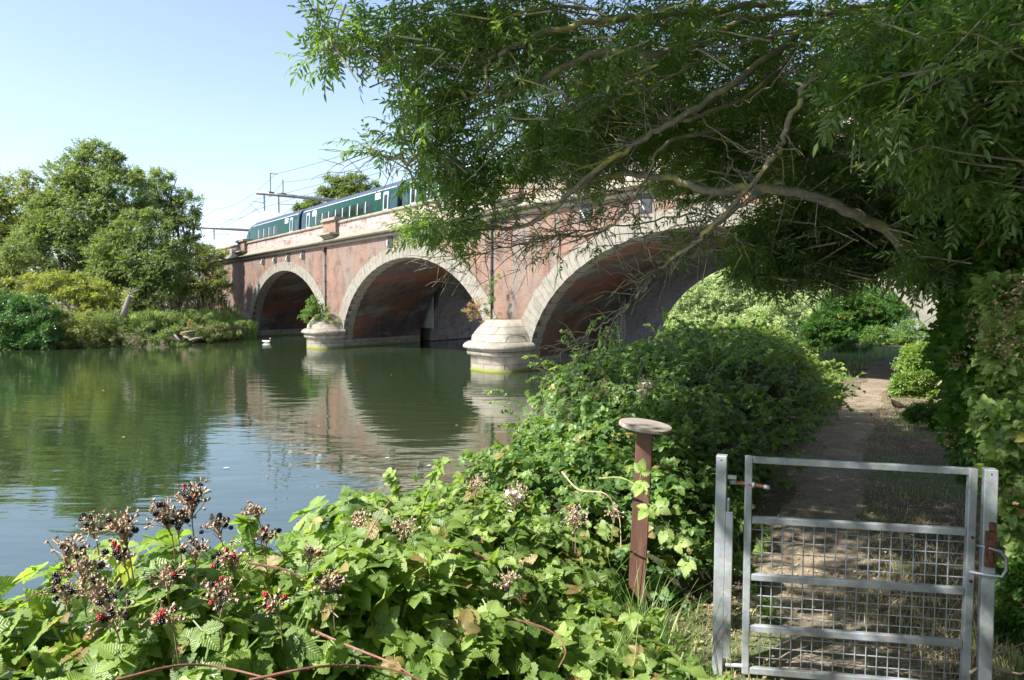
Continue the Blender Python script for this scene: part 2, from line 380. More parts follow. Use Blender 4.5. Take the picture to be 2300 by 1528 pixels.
def ground_z(x, y):
    x = np.asarray(x, float); y = np.asarray(y, float)
    P = np.stack([x, y], -1); dR = seg_dist(P, RIGHT); dL = seg_dist(P, LEFT); ins = inside(P, POLY)
    top = np.clip(1.28 - .034 * (y - 3.5), .5, 1.32) + .05 * fbm(x * 1.3, y * 1.3, 3)
    left = dL < dR
    top = np.where(left, 1.2 + .02 * np.clip(dL, 0, 60), top)
    d = np.minimum(dR, dL)
    return np.where(ins, np.maximum(-d * .8, -1.6), np.minimum(d * 1.3, top) + np.clip(d - 60, 0, 400) * .004)
def axis(lo, hi, a, b, step):
    core = list(np.arange(a, b + 1e-6, step)); out = core[:]
    s = step; x = b
    while x < hi: s *= 1.13; x += s; out.append(min(x, hi))
    s = step; x = a; pre = []
    while x > lo: s *= 1.13; x -= s; pre.append(max(x, lo))
    return np.array(pre[::-1] + out)
gx = axis(-900, 900, -5, 14, .22); gy = axis(-300, 1500, 0, 34, .22)
GX, GY = np.meshgrid(gx, gy, indexing='ij'); GZ = ground_z(GX, GY)
idx = np.arange(GX.size).reshape(GX.shape)
F = np.stack([idx[:-1, :-1], idx[1:, :-1], idx[1:, 1:], idx[:-1, 1:]], -1).reshape(-1, 4)
m, nt, b, out = newmat('soil'); co = texco(nt)
n = noise(nt, 1.1, 8, .7, co); r = ramp(nt, n.outputs[0], [(.3, (.05, .036, .024)), (.5, (.09, .068, .045)), (.7, (.17, .13, .085))])
n2 = noise(nt, 24, 5, .75, co); r2 = ramp(nt, n2.outputs[0], [(.35, (.55, .55, .55)), (.65, (1.3, 1.3, 1.3))])
c = mixc(nt, 1, r.outputs[0], r2.outputs[0], 'MULTIPLY')
n3 = noise(nt, .35, 4, .6, co); r3 = ramp(nt, n3.outputs[0], [(.5, (0, 0, 0)), (.62, (.8, .8, .8))])
c = mixc(nt, r3.outputs[0], c, (.09, .13, .04))
nt.links.new(c, b.inputs['Base Color']); b.inputs['Roughness'].default_value = .95; bump(nt, b, n2.outputs[0], .8, .03)
M['soil'] = m
g = tri_mesh('ground', np.stack([GX, GY, GZ], -1).reshape(-1, 3), F, m, smooth=True); tag(g, kind='structure', label='brown earth and grass banks along the river')

PATH = np.array([(.9, .5), (1.75, 3.4), (2.25, 5), (3.3, 7.3), (4.9, 10.4), (6.7, 13.6), (8.6, 16.8), (10.4, 19.9), (13.2, 24.4), (16.2, 29), (19.2, 33), (23.5, 37.2), (30, 41), (40, 44)])
def catmull(P, n=12):
    P = np.asarray(P, float); Q = np.vstack([2 * P[0] - P[1], P, 2 * P[-1] - P[-2]]); o = []
    for i in range(1, len(Q) - 2):
        for t in np.linspace(0, 1, n, endpoint=False):
            o.append(.5 * ((2 * Q[i]) + (Q[i + 1] - Q[i - 1]) * t + (2 * Q[i - 1] - 5 * Q[i] + 4 * Q[i + 1] - Q[i + 2]) * t * t + (3 * Q[i] - Q[i - 1] - 3 * Q[i + 1] + Q[i + 2]) * t ** 3))
    o.append(Q[-2]); return np.array(o)
pc = catmull(PATH, 16); tn = np.gradient(pc, axis=0); tn /= np.linalg.norm(tn, axis=1)[:, None]; nn = np.stack([tn[:, 1], -tn[:, 0]], 1)
ks = np.linspace(-1, 1, 21); PV = []
s_ = np.arange(len(pc)) * .3
wl = .46 + .22 * fbm(s_ * .6, s_ * 0, 5) * 2; wr = .56 + .22 * fbm(s_ * .6, s_ * 0 + 9, 8) * 2
wide = np.clip((pc[:, 1] - 24) / 6, 0, 1) * .9
for k in ks:
    w = np.where(k < 0, wl, wr) + wide
    q = pc + nn * (k * w)[:, None]
    z = ground_z(q[:, 0], q[:, 1]) + .022 - .045 * k ** 4 + .035 * fbm(q[:, 0] * 3.1, q[:, 1] * 3.1, 12) * (abs(k) > .35) - .05 * (abs(k) > .97)
    PV.append(np.column_stack([q, z]))
PV = np.stack(PV, 1); ii = np.arange(PV.shape[0] * PV.shape[1]).reshape(PV.shape[:2])
F = np.stack([ii[:-1, :-1], ii[:-1, 1:], ii[1:, 1:], ii[1:, :-1]], -1).reshape(-1, 4)
m, nt, b, out = newmat('path_dirt'); co = texco(nt)
n = noise(nt, 1.3, 8, .75, co); r = ramp(nt, n.outputs[0], [(.3, (.10, .08, .056)), (.5, (.195, .158, .112)), (.72, (.33, .27, .195))])
n2 = noise(nt, 45, 4, .7, co); r2 = ramp(nt, n2.outputs[0], [(.35, (.5, .5, .5)), (.65, (1.35, 1.33, 1.3))])
nt.links.new(mixc(nt, 1, r.outputs[0], r2.outputs[0], 'MULTIPLY'), b.inputs['Base Color']); b.inputs['Roughness'].default_value = .95; bump(nt, b, n2.outputs[0], .6, .015)
p = tri_mesh('path', PV.reshape(-1, 3), F, m, smooth=True); tag(p, kind='structure', label='trodden earth towpath running under the bridge arch')

# water
m, nt, b, out = newmat('river_water'); co = texco(nt)
b.inputs['Base Color'].default_value = (.017, .030, .012, 1); b.inputs['Roughness'].default_value = .02; b.inputs['IOR'].default_value = 2.4
b.inputs['Specular IOR Level'].default_value = .85
n1 = noise(nt, .9, 3, .5, co, (.55, 1.6, 1)); n2 = noise(nt, 5.5, 3, .5, co, (.6, 1.5, 1)); n3 = noise(nt, .12, 3, .6, co)
r3 = ramp(nt, n3.outputs[0], [(.42, (.12,) * 3), (.62, (1, 1, 1))])
m2 = N(nt, 'ShaderNodeMath', operation='MULTIPLY'); nt.links.new(n2.outputs[0], m2.inputs[0]); nt.links.new(r3.outputs[0], m2.inputs[1])
m3 = N(nt, 'ShaderNodeMath', operation='MULTIPLY_ADD'); nt.links.new(m2.outputs[0], m3.inputs[0]); m3.inputs[1].default_value = .14; nt.links.new(n1.outputs[0], m3.inputs[2])
bump(nt, b, m3.outputs[0], .26, .06)
wx = np.array([-900, -300, -80, 80, 300, 900.]); wy = np.array([-300, -60, 60, 200, 500, 1500.])
WX, WY = np.meshgrid(wx, wy, indexing='ij'); ii = np.arange(36).reshape(6, 6)
w = tri_mesh('river_water', np.stack([WX, WY, 0 * WX], -1).reshape(-1, 3), np.stack([ii[:-1, :-1], ii[1:, :-1], ii[1:, 1:], ii[:-1, 1:]], -1).reshape(-1, 4), m)
tag(w, kind='structure', label='calm green river water')

# ------------------------------------------------------------------ bridge
DIST = 21.3
DU = np.array([-.61425, .78911])            # along the bridge, away from the camera
DM = np.array([.78911, .61425])             # into the bridge
ORG = DM * DIST
BRZ = math.atan2(-DU[1], -DU[0])            # local x = -u, local y = depth v
SK = -.376                                  # barrel skew: local x per metre of depth
A_, RISE, ZS = 9.4, 6.17, .05
CENT = [60.35, 38.5, 16.6, -5.3]
def U2W(u, v, z=0): q = ORG + DU * u + DM * v; return Vector((q[0], q[1], z))
def intr(du): return ZS + RISE * math.sqrt(max(0, 1 - (du / A_) ** 2))
def ring_pt(phi, t):
    """phi 0..pi around arch, t = radial offset"""
    x = A_ * math.cos(phi); z = RISE * math.sin(phi)
    nx, nz = x / A_ ** 2, z / RISE ** 2; l = math.hypot(nx, nz); return x + nx / l * t, ZS + z + nz / l * t
def ring_thick(phi): return .76 + .40 * abs(math.cos(phi)) ** 2

def make_bridge(v0, v1, label, detail):
    br = empty('railway_bridge', (ORG[0], ORG[1], 0), BRZ); tag(br, label, 'bridge')
    x0, x1 = -88, 26; ZT = 8.0
    sk = lambda v: SK * v
    for side, v in ((0, v0), (1, v1)):
        mb = MB(); xs = [x0]
        for u in CENT:
            c = -u + sk(v); xs += [c - A_ * math.cos(math.pi * k / 56) for k in range(57)]
        xs.append(x1); xs = sorted(set(round(x, 4) for x in xs))
        for a, c_ in zip(xs[:-1], xs[1:]):
            if c_ - a < 1e-3: continue
            za = zb = -2
            for u in CENT:
                c = -u + sk(v); mid = (a + c_) / 2 - c
                if abs(mid) < A_: za, zb = intr(a - c), intr(c_ - c)
            q = [(a, v, za), (c_, v, zb), (c_, v, ZT), (a, v, ZT)]
            mb.poly(q if side == 0 else q[::-1])
        mb.build('brick_face', M['brick'], br, weld=False)
    # barrels
    for u in CENT:
        mb = MB(); n = 64; nv = 6; pts = []
        L = 0; prev = None; Ls = []
        for k in range(n + 1):
            x, z = ring_pt(math.pi * k / n, 0)
            if prev: L += math.hypot(x - prev[0], z - prev[1])
            prev = (x, z); Ls.append(L); pts.append((x, z))
        for j in range(nv):
            va = v0 + (v1 - v0) * j / nv; vb = v0 + (v1 - v0) * (j + 1) / nv
            for k in range(n):
                (xa, za), (xb, zb) = pts[k], pts[k + 1]
                mb.poly([(-u + xa + sk(va), va, za), (-u + xb + sk(va), va, zb), (-u + xb + sk(vb), vb, zb), (-u + xa + sk(vb), vb, za)],
                        [(va, Ls[k]), (va, Ls[k + 1]), (vb, Ls[k + 1]), (vb, Ls[k])], True)
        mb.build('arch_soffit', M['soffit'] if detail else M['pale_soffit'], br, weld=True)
        # stone lining band near the mouth
        mb = MB()
        nb = 62
        for k in range(nb):
            ph0 = math.pi * (k + .0) / nb; ph1 = math.pi * (k + 1) / nb - .0022
            if ring_pt(ph0, 0)[1] < -.3: continue
            t = ring_thick((ph0 + ph1) / 2) * random.uniform(.95, 1.03) ; st = -.012 - .014 * (k % 2)
            dep = .85 + .05 * (k % 2)
            pr = .06 + .006 * random.random()
            a0 = ring_pt(ph0, st); a1 = ring_pt(ph1, st); b0 = ring_pt(ph0, t); b1 = ring_pt(ph1, t)
            cx = -u + sk(v0)
            y0 = v0 - pr; y1 = v0 + dep; s1 = SK * (dep)
            P = [(cx + a0[0], y0, a0[1]), (cx + a1[0], y0, a1[1]), (cx + b1[0], y0, b1[1]), (cx + b0[0], y0, b0[1]),
                 (cx + a0[0] + s1, y1, a0[1] ), (cx + a1[0] + s1, y1, a1[1]), (cx + b1[0] + s1, y1, b1[1]), (cx + b0[0] + s1, y1, b0[1])]
            for q in ((0, 1, 2, 3), (7, 6, 5, 4), (0, 4, 5, 1), (1, 5, 6, 2), (2, 6, 7, 3), (3, 7, 4, 0)): mb.poly([P[i] for i in q])
        mb.build('stone_arch_ring', M['stone'], br, weld=False)
    # parapet (brick), string courses, coping
    mb = MB(); mb.box(x0, x1, v0 - .02, v0 + .45, 8.02, 9.25); mb.box(x0, x1, v1 - .45, v1 + .02, 8.02, 9.25); mb.build('parapet', M['brick_parapet'], br, weld=False)
    def sweep(prof, name, mat, seg=1.6):
        mb = MB(); x = x0
        while x < x1:
            e = min(x + seg * random.uniform(.85, 1.15), x1); mb.prism(prof, [(x, 0, random.uniform(-.006, .006)), (e - .012, 0, 0)]); x = e
        return mb.build(name, mat, br, weld=False)
    f = v0
    corn = [(f + .1, 7.93), (f - .36, 7.93), (f - .46, 7.97), (f - .50, 8.03), (f - .47, 8.09), (f - .38, 8.13), (f - .22, 8.2), (f - .1, 8.3), (f - .023, 8.42), (f + .1, 8.42)]
    sweep(corn, 'cornice', M['string'])
    low = [(f + .1, 7.70), (f - .16, 7.70), (f - .22, 7.74), (f - .24, 7.80), (f - .20, 7.86), (f - .12, 7.925), (f + .1, 7.925)]
    sweep(low, 'string_course', M['string'])
    cop = [(f - .06, 9.252), (f - .13, 9.27), (f - .15, 9.36), (f - .10, 9.43), (f + .0, 9.455), (f + .5, 9.455), (f + .55, 9.3), (f + .5, 9.252)]
    sweep(cop, 'coping', M['coping'])
    g = v1
    mb = MB(); mb.box(x0, x1, g - .5, g + .1, 9.252, 9.43); mb.box(x0, x1, g + .02, g + .4, 7.93, 8.15); mb.build('rear_coping', M['coping'], br, weld=False)
    mb = MB(); mb.box(x0, x1, v0 + .46, v1 - .46, 6.9, 8.5); mb.build('track_bed', M['deck'], br, weld=False)
    # pedestals
    for u in (71.6, 49.45, 27.55, 5.7):
        c = -u; mb = MB()
        mb.box(c - 1.15, c + 1.15, f - .30, f + .52, 8.56, 9.50); mb.build('pedestal', M['brick_pier'], br, weld=False)
        mb = MB(); w_ = 1.32
        prof = [(c - w_, f - .47), (c + w_, f - .47), (c + w_, f + .6), (c - w_, f + .6)]
        mb.box(c - w_, c + w_, f - .46, f + .6, 9.502, 9.66); mb.box(c - w_ + .1, c + w_ - .1, f - .38, f + .54, 9.662, 9.74)
        mb.build('pedestal_cap', M['coping'], br, bevel=.03, weld=False)
        mb = MB(); mb.box(c - 1.25, c + 1.25, f - .82, f + .1, 8.44, 8.557)
        for a in range(5):
            mb.box(c - 1.0, c + 1.0, f - .62 + a * .11, f + .05, 8.44 - (a + 1) * .085, 8.44 - a * .085 - .003)
        mb.build('corbel', M['coping'], br, bevel=.015, weld=False)
    # piers
    for u in (71.2, 49.45, 27.55, 5.6) if detail else ():
        def noselay(z0, z1, o0, o1, name_mb):
            def outline(o):
                P = []
                for k in range(25):
                    a = math.pi * k / 24; ca, sa = math.cos(a), math.sin(a)
                    sx = (abs(ca) ** .62) * (1 if ca > 0 else -1); sy = abs(sa) ** .62
                    yy = -(2.0 + o) * sy; xx = (1.60 + o) * sx
                    P.append((-u + xx - SK * 0 + SK * yy * .5, f + yy))
                return P
            A = outline(o0); B = outline(o1)
            for k in range(24):
                name_mb.poly([(A[k][0], A[k][1], z0), (A[k + 1][0], A[k + 1][1], z0), (B[k + 1][0], B[k + 1][1], z1), (B[k][0], B[k][1], z1)][::-1], None, True)
            return A, B
        lays = [(-1.5, .02, .10, .10), (.02, .10, .10, .08), (.10, .72, .08, .08), (.72, .76, .08, .24), (.76, .93, .24, .28), (.93, .97, .28, .24), (.97, 1.06, .22, .30), (1.06, 1.10, .30, .44),
                (1.10, 1.18, .44, .47), (1.18, 1.30, .47, .40), (1.30, 1.40, .40, .24), (1.40, 1.43, .24, .06), (1.43, 1.70, .06, .02), (1.70, 2.52, .02, -.62)]
        mb = MB(); last = None
        for z0, z1, o0, o1 in lays: last = noselay(z0, z1, o0, o1, mb)
        mb.poly([(x, y, 2.52) for x, y in last[1]])
        mb.build('cutwater', M['pier_stone'], br, weld=True)
        mb = MB(); mb.box(-u - 1.62, -u + 1.62, v0 + .02, v1, -1.5, .6)
        P = [v for v in mb.v]; mb.v = [(x + SK * y, y, z) for x, y, z in P]; mb.build('pier_base', M['pier_stone'], br, weld=False)
    if detail:
        # flat dark plates in place of vent recesses, pale props under the string course, drain pipe
        for u in (65.6, 62.3, 58.9, 55.5, 40.3, 36.6, 22.0, 18.6, 15.0):
            mb = MB(); x = -u; mb.box(x - .34, x + .34, f - .045, f + .02, 6.96, 7.69); vt = mb.build('vent_plate', M['iron'], br, weld=False)
            mb = MB(); mb.tube([(x - .30, f - .07, 7.45), (x + .32, f - .42, 7.0)], .045, 6); mb.build('prop', M['strut'], vt)
        for u in (50.85, 29.0):
            mb = MB(); x = -u; mb.tube([(x, f - .10, 7.35), (x, f - .10, 2.5)], .055, 8)
            for z in (6.2, 5.0, 3.8): mb.tube([(x, f - .10, z), (x, f - .10, z + .1)], .075, 8)
            dp = mb.build('drain_pipe', M['iron'], br)
            mb = MB(); mb.box(x - .16, x + .16, f - .25, f - .065, 7.3, 7.62); mb.build('hopper', M['iron'], dp, bevel=.02)
    return br
b1 = make_bridge(0, 8.4, 'red brick railway bridge with pale stone arch rings carrying the green train', True)
b2 = make_bridge(9.8, 17.8, 'second brick arch bridge close behind the first one, seen through its arches', False)
# pale lattice girders that close the slot between the two bridges
for u in (49.45, 27.55):
    t = empty('lattice_screen', U2W(u, 0), BRZ); tag(t, 'pale lattice screen in the slot between the bridges behind the %s' % ('middle river pier' if u > 40 else 'pier nearest the camera'), 'lattice screen', 'lattice screens between the two bridges')
    mb = MB()
    for k in range(26):
        z = 1.2 + k * .17
        mb.box(-2.9 + SK * 9.1, 2.9 + SK * 9.1, 9.05, 9.09, z, z + .07)
    for k in range(34):
        x = -2.9 + SK * 9.1 + k * .175; mb.box(x, x + .04, 9.10, 9.13, 1.2, 5.6)
    mb.build('slats', M['lattice'], t, weld=False)

# ------------------------------------------------------------------ train
TRZ = 8.72
def car_section(k=1.0):
    half = 1.36; c = 1.36
    pr = [(-.02, .18), (-.02, .35), (0, .9), (-.01, 1.1)]
    L = [(.07, .30), (.0, .75), (.0, 1.3), (.03, 2.2), (.09, 2.9), (.16, 3.20), (.30, 3.45), (.60, 3.66), (1.0, 3.76), (1.38, 3.79)]
    full = L + [(2.76 - y, z) for y, z in L[::-1][1:]]
    return full
def make_car(u0, u1, label, front=False, windows=8):
    """near-side plane at v = 3; u0 nearer end, u1 farther end"""
    car = empty('train_car', U2W(u1, 3.0, TRZ), BRZ); tag(car, label, 'train carriage', 'carriages of the green train')
    Ln = u1 - u0; sec = car_section()
    def sect(x, sy=1, sz=1, dz=0):
        return [(x, 1.38 + (y - 1.38) * sy, .3 + (z - .3) * sz + dz) for y, z in sec]
    if front: xs = [(0.0, .80, .42), (.15, .86, .55), (.6, .93, .74), (1.3, .975, .89), (2.2, 1, .965), (3.2, 1, 1), (Ln - .25, 1, 1), (Ln, .97, .985)]
    else: xs = [(0.0, .97, .985), (.25, 1, 1), (Ln - .25, 1, 1), (Ln, .97, .985)]
    rings = [sect(x, a, c) for x, a, c in xs]
    green, roof, white = MB(), MB(), MB()
    for r0, r1 in zip(rings[:-1], rings[1:]):
        for k in range(len(sec) - 1):
            zmid = (sec[k][1] + sec[k + 1][1]) / 2
            (roof if zmid > 3.19 else green).poly([r0[k], r1[k], r1[k + 1], r0[k + 1]], None, True)
    endm = MB(); endm.poly(rings[-1]); endn = MB(); endn.poly(rings[0][::-1])
    under = MB(); under.box(.8, Ln - .8, .25, 2.5, -.35, .3)
    body = green.build('body', M['train_green'], car)
    roof.build('roof', M['train_roof'], car)
    endm.build('end_wall', M['train_blue'], car); endn.build('end_wall', M['train_blue'], car); under.build('underframe', M['iron'], car, weld=False)
    # blue-grey end panels and gold/white lines, a few mm proud of the side
    def side_y(z):
        for (y0, z0), (y1, z1) in zip(sec[:9], sec[1:10]):
            if z0 <= z <= z1: return y0 + (y1 - y0) * (z - z0) / (z1 - z0)
        return 0
    def panel(xa, xb, za, zb, mat, name, parent, off=.012):
        mb = MB(); n = 4
        for k in range(n):
            z0 = za + (zb - za) * k / n; z1 = za + (zb - za) * (k + 1) / n
            mb.box(xa, xb, 0, .03, z0, z1)
            for i in range(len(mb.v) - 24, len(mb.v)):
                x, y, z = mb.v[i]; mb.v[i] = (x, side_y(z) - off + y, z)
        return mb.build(name, mat, parent, weld=False)
    xr = Ln
    panel(xr - 1.15, xr - .05, .5, 3.15, M['train_blue'], 'end_panel', car)
    if not front: panel(.05, .95, .5, 3.15, M['train_blue'], 'end_panel', car)
    panel(3.2 if front else .3, xr - .3, 3.17, 3.22, M['train_white'], 'roof_line', car, .02)
    panel(4.2 if front else 3.2, xr - 4.2, 1.28, 1.35, M['train_white'], 'waist_line', car, .015)
    for xd in ([xr - 2.5] if front else [1.2, xr - 2.3]):
        d = panel(xd, xd + .85, .75, 3.0, M['train_door'], 'door', car, .02)
        panel(xd + .18, xd + .67, 1.7, 2.75, M['train_glass'], 'door_window', d, .03)
        panel(xd + (1.5 if xd < 5 else -1.35), xd + (2.4 if xd < 5 else -.45), 2.55, 3.05, M['train_white'], 'destination_panel', car, .018)
        panel(xd + (1.2 if xd < 5 else -.75), xd + (1.5 if xd < 5 else -.45), 1.05, 1.3, M['train_white'], 'notice', car, .018)
    if front:
        ws = [5.4, 7.1, 8.8, 10.4]; ww = 1.1
        panel(1.5, 2.1, .9, 2.7, M['train_blue'], 'cab_door', car, .02)
        mb = MB(); P0 = rings[0]; P2 = rings[2]
        for k in range(4, len(sec) - 5):
            mb.poly([tuple(np.array(P0[k]) * .5 + np.array(rings[1][k]) * .5 + np.array((-.05, 0, .02))), tuple(np.array(P2[k]) + np.array((-.04, 0, .03))), tuple(np.array(P2[k + 1]) + np.array((-.04, 0, .03))), tuple(np.array(P0[k + 1]) * .5 + np.array(rings[1][k + 1]) * .5 + np.array((-.05, 0, .02)))])
        mb.build('windscreen', M['train_glass'], car, weld=False)
    else:
        pitch = (Ln - 7.4) / windows; ws = [3.6 + pitch * k for k in range(windows)]; ww = pitch * .64
    for x in ws:
        wn = panel(x, x + ww, 1.72, 2.62, M['train_glass'], 'window', car, .015)
        panel(x - .10, x - .02, 1.72, 2.62, M['train_white'], 'window_edge', wn, .018)
    # gangway at the near end
    if True:
        mb = MB(); mb.box(Ln + .02, Ln + .62, .75, 2.0, .6, 3.2); mb.build('gangway', M['iron'], car, weld=False)
        mb = MB(); mb.box(Ln + .1, Ln + .5, .35, .55, .85, 1.15); mb.build('coupling_box', M['yellow'], car, weld=False)
    return car
make_car(64.45, 81.8, 'front driving carriage of the dark green train, with the sloping nose', True)
make_car(44.85, 63.8, 'second dark green carriage, fully visible with a row of eight windows')
make_car(25.3, 44.2, 'third dark green carriage, mostly hidden behind the ash branches')
make_car(5.7, 24.6, 'fourth dark green carriage, glimpsed as teal patches through the leaves')

# ------------------------------------------------------------------ overhead line equipment
def boom(u, v0, v1, z, label, posts, downs):
    t = empty('overhead_line_gantry', U2W(u, v1 + 1.0, 8.6), BRZ); tag(t, label, 'gantry', 'railway overhead line gantries')
    b = v1 + 1.0; zz = z - 8.6
    mb = MB(); mb.tube([(0, v0 - b, zz), (0, .6, zz)], .2, 10); mb.build('boom', M['galv_far'], t)
    mb = MB(); mb.box(-.18, .18, -.18, .18, -1.5, zz + .3); mb.build('mast', M['galv_far'], t)
    for v, h in posts:
        mb = MB(); mb.box(-.06, .06, v - b - .06, v - b + .06, zz + .2, zz + h); mb.box(-.25, .25, v - b - .3, v - b + .3, zz + .18, zz + .26)
        if h > 2: mb.box(-.04, .04, v - b, v - b + .8, zz + h - .12, zz + h - .04)
        mb.build('top_post', M['galv_far'], t, weld=False)
    for v, h, s in downs:
        mb = MB(); mb.box(-.07, .07, v - b - .07, v - b + .07, zz - h, zz - .15); p = mb.build('drop_post', M['galv_far'], t, weld=False)
        mb = MB(); mb.tube([(0, v - b, zz - h * .55), (.3 * s, v - b + 1.9 * s, zz - h * .45)], .035, 5); mb.tube([(.3 * s, v - b + 1.9 * s, zz - h * .45), (.1 * s, v - b + .4 * s, zz - h * 1.15)], .025, 5)
        mb.build('registration_arm', M['galv_far'], p)
    return t
boom(77, 3.0, 11.5, 15.45, 'grey steel overhead line gantry arm above the roof of the front carriage', [(4.6, 2.35), (6.0, 1.75)], [(3.9, 1.9, -1), (5.5, 2.0, 1)])
boom(102, 3.0, 11.5, 13.9, 'distant overhead line gantry arm left of the train nose', [], [(5, 1.6, 1)])
boom(24, 3.0, 11.5, 15.0, 'overhead line gantry seen through the ash branches above the third carriage', [(6, 2.6)], [(3.9, 1.9, -1)])
def wire(us, v, z, sag, name='overhead_wire', label=''):
    mb = MB()
    for a, b_, za, zb in us:
        pts = []
        for k in range(13):
            t = k / 12; pts.append(U2W(a + (b_ - a) * t, v, za + (zb - za) * t - sag * 4 * t * (1 - t)))
        mb.tube(pts, .022, 4, cap=False)
    o = mb.build(name, M['wire']); tag(o, label, 'overhead wire', 'railway overhead wires')
wire([(24, 77, 17.3, 17.75), (77, 102, 17.75, 16.5), (102, 150, 16.5, 16.0)], 5.2, 0, .9, label='highest overhead wire, carried on top of the gantry post')
wire([(24, 77, 16.6, 16.9), (77, 102, 16.9, 15.2), (102, 150, 15.2, 15)], 6.0, 0, 1.4, label='second highest overhead wire above the train')
wire([(24, 77, 14.6, 14.8), (77, 102, 14.8, 13.6), (102, 150, 13.6, 13.4)], 3.2, 0, .8, label='catenary wire sagging just above the carriage roofs')
wire([(24, 77, 13.3, 13.7), (77, 102, 13.7, 12.6), (102, 150, 12.6, 12.6)], 3.2, 0, .15, label='lowest contact wire above the carriage roofs')
sg = empty('signal_mast', U2W(110, 3, 8.0), BRZ); tag(sg, 'small lattice signal mast beyond the end of the bridge parapet', 'signal mast')
mb = MB()
for dx in (-.35, .35):
    mb.box(dx - .05, dx + .05, -.05, .05, 0, 2.6)
for k in range(5): mb.box(-.35, .35, -.03, .03, .4 + k * .5, .46 + k * .5)
mb.build('mast', M['galv_far'], sg, weld=False)
mb = MB(); mb.box(-.5, .5, -.3, .3, 2.6, 2.72); mb.build('platform', M['galv_far'], sg, weld=False)

# ------------------------------------------------------------------ leaves
def grid_leaflet(nl, serr, fold, length, width, pleat=0, curl=.08):
    """ovate leaflet along +y from origin, normal +z. returns V, F(tri), UV"""
    V = []; UV = []
    for i in range(nl + 1):
        t = i / nl
        w = width * .5 * (math.sin(math.pi * min(1, t ** .72)) ** .8 if 0 < t < 1 else 0)
        if serr and 0 < i < nl: w *= 1 + serr * (1 if i % 2 else -1)
        z0 = -curl * length * t * t
        for s in (-1, -.5, 0, .5, 1):
            x = s * w; zz = z0 + abs(s) * fold * w * 2 - (s * s) * fold * w * .9 + (pleat * (1 if i % 2 else -1) * abs(s) * width)
            yy = t * length - abs(s) * (.02 if i % 2 else .0) * length
            V.append((x, yy, zz)); UV.append((s * w / width * 1.0, t))
    F = []
    for i in range(nl):
        for k in range(4):
            a = i * 5 + k; F += [(a, a + 1, a + 6), (a, a + 6, a + 5)]
    return np.array(V), np.array(F), np.array(UV)
def simple_leaflet(length, width, fold=.25, curl=.1):
    V = [(0, 0, 0)]
    for t, w in ((.33, 1), (.68, .75)):
        for s in (-1, 0, 1): V.append((s * w * width / 2, t * length, abs(s) * w * width * fold - curl * length * t * t))
    V.append((0, length, -curl * length))
    F = [(0, 2, 1), (0, 3, 2), (1, 2, 5), (1, 5, 4), (2, 3, 6), (2, 6, 5), (4, 5, 7), (5, 6, 7)]
    V = np.array(V); return V, np.array(F), np.column_stack([V[:, 0] / width, V[:, 1] / length])
def quad_leaf(length, width):
    V = np.array([(0, 0, 0), (-width / 2, length * .5, .12 * width), (width / 2, length * .5, .12 * width), (0, length, -.1 * length)])
    F = np.array([(0, 2, 1), (1, 2, 3)]); return V, F, np.column_stack([V[:, 0] / width, V[:, 1] / length])
def rot(axis, a):
    return np.array(Matrix.Rotation(a, 3, axis))
def compound(parts):
    V = []; F = []; U = []; n = 0
    for (v, f, u), Mx, t, s in parts:
        V.append((v * s) @ Mx.T + np.array(t)); F.append(f + n); U.append(u); n += len(v)
    return np.vstack(V), np.vstack(F), np.vstack(U)
def stem_quad(L, w=.0025):
    V = np.array([(-w, 0, 0), (w, 0, 0), (w, L, -.02 * L), (-w, L, -.02 * L), (0, 0, -2 * w), (0, L, -2 * w)])
    return V, np.array([(0, 1, 2), (0, 2, 3), (0, 4, 5), (0, 5, 3)]), np.zeros((6, 2)) + (.5, 0)
def bramble_leaf(kind, hi=True):
    out = []; r = random.Random(kind * 31 + 5)
    f = (lambda L, Wd: grid_leaflet(10, .13, .22 + .1 * r.random(), L, Wd, .018, .06 + .25 * r.random())) if hi else (lambda L, Wd: simple_leaflet(L, Wd, .22, .15))
    out.append((stem_quad(.06), np.eye(3), (0, -.06, 0), 1))
    out.append((f(.085, .062), rot('X', .1) , (0, .008, 0), 1))
    angs = (62, -62) if kind % 3 else (48, -48, 112, -112)
    for a in angs:
        L = .072 if abs(a) < 90 else .055
        out.append((f(L, .052), rot('Z', -R(a + r.uniform(-9, 9))) @ rot('Y', r.uniform(-.25, .25)) @ rot('X', r.uniform(-.1, .3)), (0, -.002, 0), 1))
    return compound(out)
def ash_leaf(kind, np_=4):
    r = random.Random(kind * 17 + 3); out = [(stem_quad(.24, .0016), np.eye(3), (0, 0, 0), 1)]
    for i in range(np_):
        y = .06 + i * .17 / np_
        for s in (1, -1):
            out.append((simple_leaflet(.082 - .006 * i, .021, .25, .18), rot('Z', -s * R(r.uniform(38, 58))) @ rot('Y', r.uniform(-.5, .5)) @ rot('X', -r.uniform(-.15, .45)), (0, y + r.uniform(-.006, .006), -.02 * y), 1))
    out.append((simple_leaflet(.085, .023, .2, .2), rot('X', -.3), (0, .235, -.006), 1))
    return compound(out)
def spray_leaf(kind, n=7, L=.07, Wd=.035):
    """small twiglet of simple leaves used on hedges and distant crowns"""
    r = random.Random(kind * 13 + 1); out = []
    for i in range(n):
        y = (i / n) * 2.2 * L
        out.append((quad_leaf(L, Wd) if n > 5 else simple_leaflet(L, Wd, .2), rot('Z', R(r.uniform(25, 75)) * (1 if i % 2 else -1)) @ rot('Y', r.uniform(-.7, .7)) @ rot('X', r.uniform(-.5, .3)), (0, y, 0), r.uniform(.8, 1.15)))
    return compound(out)

